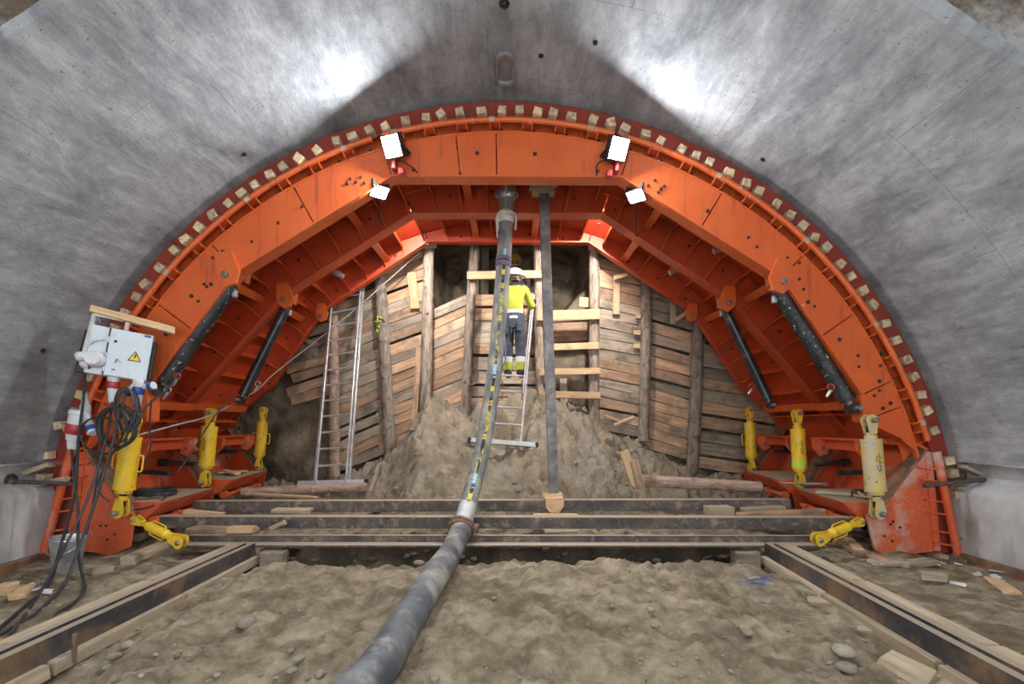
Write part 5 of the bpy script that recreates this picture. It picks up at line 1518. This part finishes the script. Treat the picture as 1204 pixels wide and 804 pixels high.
# big socket with hood on the side panel
k = MB(); k.lathe(B(-.17, -.10, .0), B(-.20, -.10, -.13), [(0, .075), (.5, .075), (.55, .08), (1, .06)], 16); k.cbox(B(-.26, -.09, -.06), (.15, .10, .08), Matrix.Rotation(rad(-20), 3, 'Y') @ Rb, .02)
k.build('socket_hood', M['white_plastic'], cab)
o = board('roof_board', B(-.30, .385, .02), B(.44, .335, .02), .12, .07, M['plank'], None, rough=.007, seed=4)
tag(o, 'pale board lying over the electrical cabinet as a rain roof', 'board')

def plug(label, a, b, r, ring, tail=None, ringpos=.45):
    a, b = V(a), V(b); t = thing('cable_plug', label, 'plug', b, 'plugs hanging round the cabinet')
    k = MB(); k.lathe(a, b, [(0, r * .95), (.04, r * 1.1), (.10, r * 1.1), (.12, r), (ringpos, r * .96), (ringpos + .22, r * .82), (.8, r * .6), (.82, r * .66), (.97, r * .5), (1, r * .3)], 16); k.build('shell', M['white_plastic'], t)
    k = MB(); n = (b - a); k.lathe(a + n * (ringpos - .17), a + n * (ringpos + .08), [(0, r * 1.08), (.1, r * 1.14), (.9, r * 1.1), (1, r)], 16); k.build('colour_ring', ring, t)
    return t
plug('grey and red plug hanging straight under the cabinet door', P(134, 443, 5.12), P(131, 474, 5.12), .05, M['red_plastic'], ringpos=.35)
plug('white and blue plug at the lower right corner of the cabinet', P(163, 446, 5.10), P(162, 482, 5.10), .045, M['blue_plastic'], ringpos=.42)
plug('white plug with blue mouth turned aside right of the cabinet', P(181, 453, 5.08), P(160, 456, 5.14), .036, M['blue_plastic'], ringpos=.2)
plug('white plug with blue mouth pointing down left of the cabinet corner', P(148, 464, 5.10), P(160, 450, 5.10), .034, M['blue_plastic'], ringpos=.2)
plug('white coupling with blue rim dangling on the cable bundle', P(110, 509, 5.02), P(101, 487, 5.08), .045, M['blue_plastic'], ringpos=.25)
plug('long white plug above the dangling coupling', P(101, 490, 5.08), P(100, 461, 5.10), .042, M['white_plastic'], ringpos=.4)
plug('large grey plug with wide red ring hanging lowest', P(93, 482, 5.06), P(84, 529, 5.06), .075, M['red_plastic'], ringpos=.52)
plug('dark red plug in the hooded socket on the cabinet side', P(105, 426, 4.98), P(95, 430, 4.92), .05, M['red_plastic'], ringpos=.5)
# cables
def cable(label, pts, r=.013, m='cable', cat='cable', grp='cables hanging from the cabinet', drop=True):
    k = MB(); pp = smooth_path(pts, 8)
    k.tube(pp, r, 8); return tag(k.build('power_cable', M[m], None), label, cat, grp)
def fl(px, py, r=.014):
    lo, hi = 1.5, 7.0
    for _ in range(40):
        mid = (lo + hi) / 2; q = P(px, py, mid)
        if q.z > ground(q.x, q.y) + r: lo = mid
        else: hi = mid
    return P(px, py, lo)
def lift(pts, r=.014):
    for p in pts: p.z = max(p.z, ground(p.x, p.y) + r)
    return pts
cable('thick cable from the hooded socket straight down and out across the floor', [P(100, 436, 5.06), P(98, 470, 5.0), P(92, 520, 4.95), P(88, 580, 4.9), P(72, 640, 4.75), fl(58, 685), fl(30, 712), fl(0, 738), fl(-30, 760)])
cable('black cable hanging past the bucket and curling back on the floor', [P(84, 528, 5.04), P(88, 565, 4.95), P(92, 600, 4.85), P(92, 650, 4.7), fl(99, 690), fl(90, 706), fl(65, 722)])
cable('grey cable from the cable bundle down to the left edge', [P(132, 473, 5.1), P(126, 510, 5.0), P(112, 560, 4.9), P(95, 605, 4.8), P(70, 655, 4.6), fl(45, 700), fl(15, 742), fl(-20, 775)])
cable('slack cable in front of the bucket reaching the floor', [P(146, 470, 5.05), P(130, 530, 4.9), P(112, 590, 4.75), P(92, 645, 4.55), fl(75, 688), fl(40, 722), fl(-5, 748)])
cable('cable dropping straight behind the cable bundle to the leg', [P(118, 500, 5.2), P(116, 545, 5.2), P(108, 600, 5.2), P(98, 640, 5.1)], .010)
cable('thin cable along the front left jack', [P(158, 482, 5.05), P(140, 520, 5.1), P(118, 560, 5.12), P(118, 580, 5.15), P(130, 590, 5.2)], .009)
cable('cable looping from the plugs towards the foil cylinder', [P(162, 482, 5.08), P(150, 505, 5.0), P(175, 475, 5.2), P(200, 455, 5.35), P(208, 440, 5.45)], .009)
cable('cable running behind the jack to the side tray', [P(178, 470, 5.4), P(176, 500, 5.5), P(177, 525, 5.55), P(168, 548, 5.6), P(162, 560, 5.65)], .009)
rc = random.Random(9)
def coil(label, c, rx, rz, turns, r, grp=None, flat=False, name='cable_coil', n=26, jit=.012):
    k = MB(); pts = []
    for i in range(turns * n + 1):
        a = 2 * PI * i / n
        if i % n == 0: jx, jz, jr = rc.uniform(-jit, jit) * 2, rc.uniform(-jit, jit) * 2, rc.uniform(.9, 1.08)
        f = i / (turns * n)
        if flat: pts.append(c + V((rx * jr * math.cos(a) + jx * .5, rz * jr * math.sin(a) + jz * .5, .06 * f + .006 * math.sin(a * 3 + i))))
        else: pts.append(c + V((rx * jr * math.cos(a) + jx, (f - .5) * .10, rz * jr * math.sin(a) + jz)))
    k.tube(pts, r, 6)
    return tag(k.build(name, M['cable'], None), label, 'cable coil', grp)
coil('hank of dark cable loops hanging below the cabinet', P(136, 500, 5.02), .17, .20, 5, .011)
coil('smaller hank of cable loops beside the front left jack', P(150, 482, 5.0), .10, .20, 4, .010)
coil('single wide cable loop hanging in front of the left leg', P(118, 510, 4.96), .20, .17, 1, .010)
coil('flat coil of black cable lying on the left side tray', V((-4.21, 6.03, .58)), .20, .21, 8, .011, None, True)
cable('loose cable end trailing over the edge of the left tray', [V((-4.05, 5.90, .60)), V((-3.93, 5.78, .57)), V((-3.98, 5.655, .50)), V((-4.15, 5.64, .46)), V((-4.30, 5.63, .46))], .009, grp=None)
cable('thin line stretched from the left jacks up to the arch crown', [P(160, 512, 5.5), P(205, 500, 6.0), P(250, 487, 6.75), P(300, 460, 7.6), P(325, 437, 8.25), P(410, 370, 8.5), P(494, 296, 8.7)], .010, 'rope', 'line', None)
cable('thin wire hanging from the second left jack down to the side tray', [P(275, 462, 7.0), P(252, 490, 6.7), P(228, 527, 6.4), P(208, 556, 6.15)], .008, 'cable', 'wire', None)
for i, (px, py) in enumerate(((208, 447), (197, 463), (977, 460), (884, 458), (303, 455))):   # shackles
    q = P(px, py, 5.5 if i < 3 else 7.0); k = MB()
    k.tube([q + V((.035 * math.cos(a), 0, .045 + .035 * math.sin(a))) for a in [2 * PI * j / 12 for j in range(12)]], .008, 6, closed=True)
    t = thing('shackle', ('red ring shackle beside the foil cylinder', 'steel ring shackle below the foil cylinder', 'red ring shackle beside the scuffed right cylinder', 'red ring shackle at the slim right cylinder', 'steel ring shackle at the slim left cylinder')[i], 'shackle', q)
    k.build('ring', M['red_plastic' if i in (0, 2, 3) else 'zinc'], t)
    k = MB(); k.lathe(q + V((.0, 0, .01)), q + V((-.05, 0, -.06)), [(0, .016), (.6, .018), (1, .01)], 8); k.build('screw_pin', M['zinc'], t)

# ------------------------------------------------------------------ bucket
q = fl(78, 679); q.y = max(q.y, 4.4); q = V((P(77, 680, 4.90).x, 4.90, ground(P(77, 680, 4.90).x, 4.90)))
bk = thing('bucket', 'galvanised metal bucket standing on the soil under the cables', 'bucket', q)
ax = V((.10, 0, 1)).normalized(); k = MB()
k.lathe(q, q + ax * .34, [(0, .105), (.03, .112), (.05, .105), (.5, .125), (.9, .142), (.95, .142), (.97, .152), (1, .150), (1, .138), (.93, .132), (.1, .098)], 26); k.build('pail', M['zinc'], bk)
k = MB(); s0 = q + ax * .315
k.tube([s0 + V((.15 * math.cos(a), -.15 * abs(math.sin(a)) - .01, -.12 * math.sin(a))) for a in [PI * j / 14 for j in range(15)]], .005, 6); k.build('handle', M['zinc'], bk)
for i in range(9):
    a = rad(200 + i * 15); c = q + ax * (.07 + .03 * (i % 3)); rr = .111 + .004 * (i % 3)
    k = MB(); k.blob(c + V((rr * math.cos(a), rr * math.sin(a), 0)), (.006, .006, .006), None, 1); k.build('dent', M['bolt'], bk)

# ------------------------------------------------------------------ anchor bars low on both walls
def anchor(lab, a, b, r=.018, washer=True):
    a, b = V(a), V(b); t = thing('anchor_bar', lab, 'anchor bar', a)
    n = (b - a); m = 22
    k = MB(); k.tube([a + n * i / (m * 2) for i in range(m * 2 + 1)], [r * (1.12 if i % 2 else .95) for i in range(m * 2 + 1)], 8); k.build('ribbed_bar', M['rebar'], t)
    if washer:
        k = MB(); d = n.normalized(); k.lathe(a - d * .02, a + d * .05, [(0, .085), (.5, .085), (.5, .05), (1, .03)], 14); k.build('plate_washer', M['rebar'], t)
anchor('ribbed anchor bar with round plate low on the left wall', P(12, 566, 5.30), P(90, 569, 5.36), .022)
anchor('ribbed anchor bar sticking out low on the right rim', P(1164, 563, 5.38), P(1086, 571, 5.36), .022)
for x0, y0, x1, y1, w, h, lab in ((24, 573, 78, 563, .10, .06, 'timber packing under the left anchor bar'), (1128, 575, 1160, 571, .12, .05, 'split timber under the right anchor bar'), (1130, 548, 1163, 562, .10, .04, 'split timber above the right anchor bar'), (30, 556, 60, 546, .10, .05, 'split timber above the left anchor bar')):
    plank('packing_timber', lab, P(x0, y0, 5.45), P(x1, y1, 5.45), w, h, 'timber_dusty', 'packing timber')

# ------------------------------------------------------------------ things on the trays
o = plank('tray_board', 'short board lying on the front right tray', V((3.72, 6.25, .585)), V((4.02, 6.05, .58)), .16, .035, 'timber_dusty', 'board')
o = plank('tray_board', 'thin light board lying on the rear left tray', V((-4.02, 7.75, .695)), V((-4.35, 7.55, .69)), .14, .03, 'plank', 'board')
o = plank('tray_board', 'second thin board lying across the rear left tray', V((-3.98, 7.4, .685)), V((-4.30, 7.62, .715)), .10, .025, 'plank', 'board')
k = MB(); k.tube([P(917, 568, 6.5), P(970, 569, 6.3)], .016, 8); k.cbox(P(970, 569, 6.28), (.05, .05, .04), None, .006)
tag(k.build('steel_rod', M['pin'], None), 'steel rod with a nut lying on the front right tray', 'rod')
hm = thing('hammer', 'hammer lying on the front right tray beside wood chips', 'hammer', V((4.05, 5.9, .57)))
k = MB(); k.tube([V((3.98, 5.78, .59)), V((4.12, 6.08, .60))], .016, 8); k.build('shaft', M['timber_dusty'], hm)
k = MB(); k.cbox(V((4.13, 6.10, .605)), (.17, .055, .05), Matrix.Rotation(rad(25), 3, 'Z'), .01); k.build('head', M['rebar'], hm, 0)
for i in range(5):
    a = V((3.98 + .07 * i, 5.95 - .03 * i, .575)); plank('wood_chip', 'sliver of wood on the front right tray', a, a + V((.10, -.22 + .03 * i, .005 * i)), .035, .02, 'timber_dusty', 'wood chip', group='slivers on the front right tray')

# ------------------------------------------------------------------ stones, offcuts and rubble on the floor
def stone(label, px, py, sz, seed, m='stone', group='stones on the soil', flat=.5):
    c = fl(px, py, sz * .3)
    rn = random.Random(seed); k = MB()
    k.blob(V((0, 0, 0)), (sz * rn.uniform(.9, 1.25), sz * rn.uniform(.7, 1), sz * flat), Matrix.Rotation(rn.uniform(0, 3), 3, 'Z'), 2, .13, seed)
    o = bpy.data.objects.new('stone', k.mesh('stone', M[m], 60))
    put(o, None, Matrix.Translation(c)); return tag(o, label, 'stone', group)
for i, (px, py, s, lab) in enumerate((
        (290, 731, .085, 'large pale stone lying alone left of the hose'), (134, 771, .055, 'grey stone beside the left rail, nearer the camera'), (151, 758, .05, 'smooth stone beside the left rail, further away'),
        (126, 784, .03, 'small pebble next to the grey stone at the left rail'), (341, 765, .035, 'upper of three pebbles in a group at the lower left'), (351, 774, .042, 'white pebble in the group of three at the lower left'),
        (343, 788, .036, 'lowest pebble of the group of three at the lower left'), (376, 792, .04, 'buried stone left of the near hose end'), (493, 662, .07, 'dark rock at the edge of the trench left of the hose'),
        (472, 714, .06, 'half buried stone left of the hose bend'), (557, 657, .05, 'round stone by the trench right of the hose'), (511, 797, .035, 'small stone right of the near hose end'),
        (849, 654, .06, 'upper of two stones near the right rail end'), (856, 666, .07, 'lower pale stone near the right rail end'), (902, 707, .045, 'smooth pale pebble beside the right rail'),
        (880, 744, .045, 'white pebble further left of the right rail'), (994, 766, .075, 'long grey stone under the right rail'), (997, 785, .06, 'second stone under the right rail, nearer the camera'),
        (765, 716, .035, 'small pale stone right of the hose mid way'), (1118, 752, .04, 'pebble on the soil outside the right rail'), (770, 735, .03, 'tiny stone on the right of the trampled soil'))):
    stone(lab, px, py, s * .85, i + 3)
rs_ = random.Random(21)
for i in range(90):
    px, py = rs_.uniform(20, 1190), 662 + 140 * rs_.random() ** .8
    lab = 'tiny pebble on the soil ' + ('left of the left rail' if px < 290 - (py - 650) * 2 else 'right of the right rail' if px > 895 + (py - 650) * 2 else 'between the left rail and the hose' if px < 602 - (py - 600) * .9 else 'between the hose and the right rail')
    stone(lab, px, py, rs_.choice((.009, .011, .014, .02)), 100 + i, group='tiny pebbles scattered on the soil')
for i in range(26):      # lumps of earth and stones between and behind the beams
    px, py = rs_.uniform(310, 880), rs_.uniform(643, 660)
    stone('dark clod of earth in the trench under the nearest beam', px, py, rs_.uniform(.025, .06), 300 + i, 'soil_damp_shade', 'clods in the trench')
for i in range(60):
    x, y = rs_.uniform(-2.6, 2.8), rs_.uniform(6.0, 8.3)
    z = ground(x, y); k = MB(); sz = rs_.choice((.02, .03, .04, .06))
    k.blob(V((0, 0, 0)), (sz, sz * .8, sz * .6), None, 2, .15, i)
    o = bpy.data.objects.new('earth_clod', k.mesh('earth_clod', M['soil_mound'], 60)); put(o, None, Matrix.Translation(V((x, y, z))))
    tag(o, 'small clod or stone lying on the earth mound %s' % ('left of the hose' if x < -.2 else 'right of the steel column' if x > .6 else 'between hose and steel column'), 'clod', 'clods on the mound')
for i, (x0, y0, x1, y1, w, h, mm, lab) in enumerate((
        (1081, 676, 1112, 678, .10, .07, 'timber_dusty', 'dusty block lying in front of the right leg'), (1166, 681, 1190, 697, .12, .04, 'plank', 'fresh pale board end near the right wall'),
        (1028, 662, 1062, 660, .16, .05, 'lagging_grey', 'board packing under the right leg, left piece'), (1060, 664, 1095, 660, .14, .05, 'timber_dusty', 'board packing under the right leg, right piece'),
        (985, 638, 1040, 661, .12, .05, 'lagging', 'slanting board packing before the right leg'), (990, 628, 1010, 650, .10, .08, 'plank', 'pale wedge under the right turnbuckle'),
        (0, 695, 14, 690, .12, .09, 'plank', 'pale block at the far left edge of the floor'), (20, 702, 32, 690, .10, .04, 'plank', 'thin offcut on the soil at the far left'),
        (160, 632, 175, 624, .10, .10, 'timber_dusty', 'timber wedge under the left turnbuckle'), (150, 660, 215, 632, .14, .08, 'timber_dusty', 'long timber packing along the left foot'), (105, 672, 130, 668, .12, .07, 'lagging_grey', 'dark block behind the bucket'),
        (1040, 772, 1095, 800, .20, .05, 'timber_dusty', 'loose board under the near end of the right rail'), (1090, 648, 1110, 655, .1, .05, 'timber_dusty', 'offcut wedged at the right leg pipe'),
        (1120, 652, 1138, 660, .1, .04, 'lagging_grey', 'dark offcut near the right rim foot'))):
    a, b = fl(x0, y0, h / 2), fl(x1, y1, h / 2)
    if (b - a).length > 1.2: b = a + (b - a).normalized() * .6
    plank('floor_offcut', lab, a, b, w, h, mm, 'offcut', rough=.006)
M['plaster'] = mat('plaster_chip', (0.55, 0.56, 0.58), (0.68, 0.69, 0.70), 9, .8, 0, .1)
for i in range(16):
    px, py = rs_.uniform(1098, 1185), rs_.uniform(655, 690)
    if i > 11: px, py = rs_.uniform(20, 60), rs_.uniform(685, 705)
    c = fl(px, py, .01); k = MB(); k.cbox((0, 0, 0), (rs_.uniform(.04, .12), rs_.uniform(.03, .07), .015), None, .004)
    for p in k.v: p += V((rs_.uniform(-.01, .01), rs_.uniform(-.01, .01), rs_.uniform(-.004, .004)))
    o = bpy.data.objects.new('plaster_chip', k.mesh('plaster_chip', M['plaster'], 0)); put(o, None, Matrix.Translation(c) @ Matrix.Rotation(rs_.uniform(0, 3), 4, 'Z') @ Matrix.Rotation(rs_.uniform(-.4, .4), 4, 'X'))
    tag(o, 'whitish plaster chip on the floor by the %s wall' % ('left' if i > 11 else 'right'), 'plaster chip', 'plaster chips by the walls')
for i in range(3):
    k = MB(); c = fl(884 + 8 * i, 686 - 3 * i, .01); k.tube(smooth_path([c + V((rs_.uniform(-.12, .12), rs_.uniform(-.1, .1), .012)) for _ in range(6)], 5), .0025, 5)
    tag(k.build('blue_string', M['blue_plastic'], None), 'tangled blue string on the soil beside the right rail end', 'string', 'blue string')
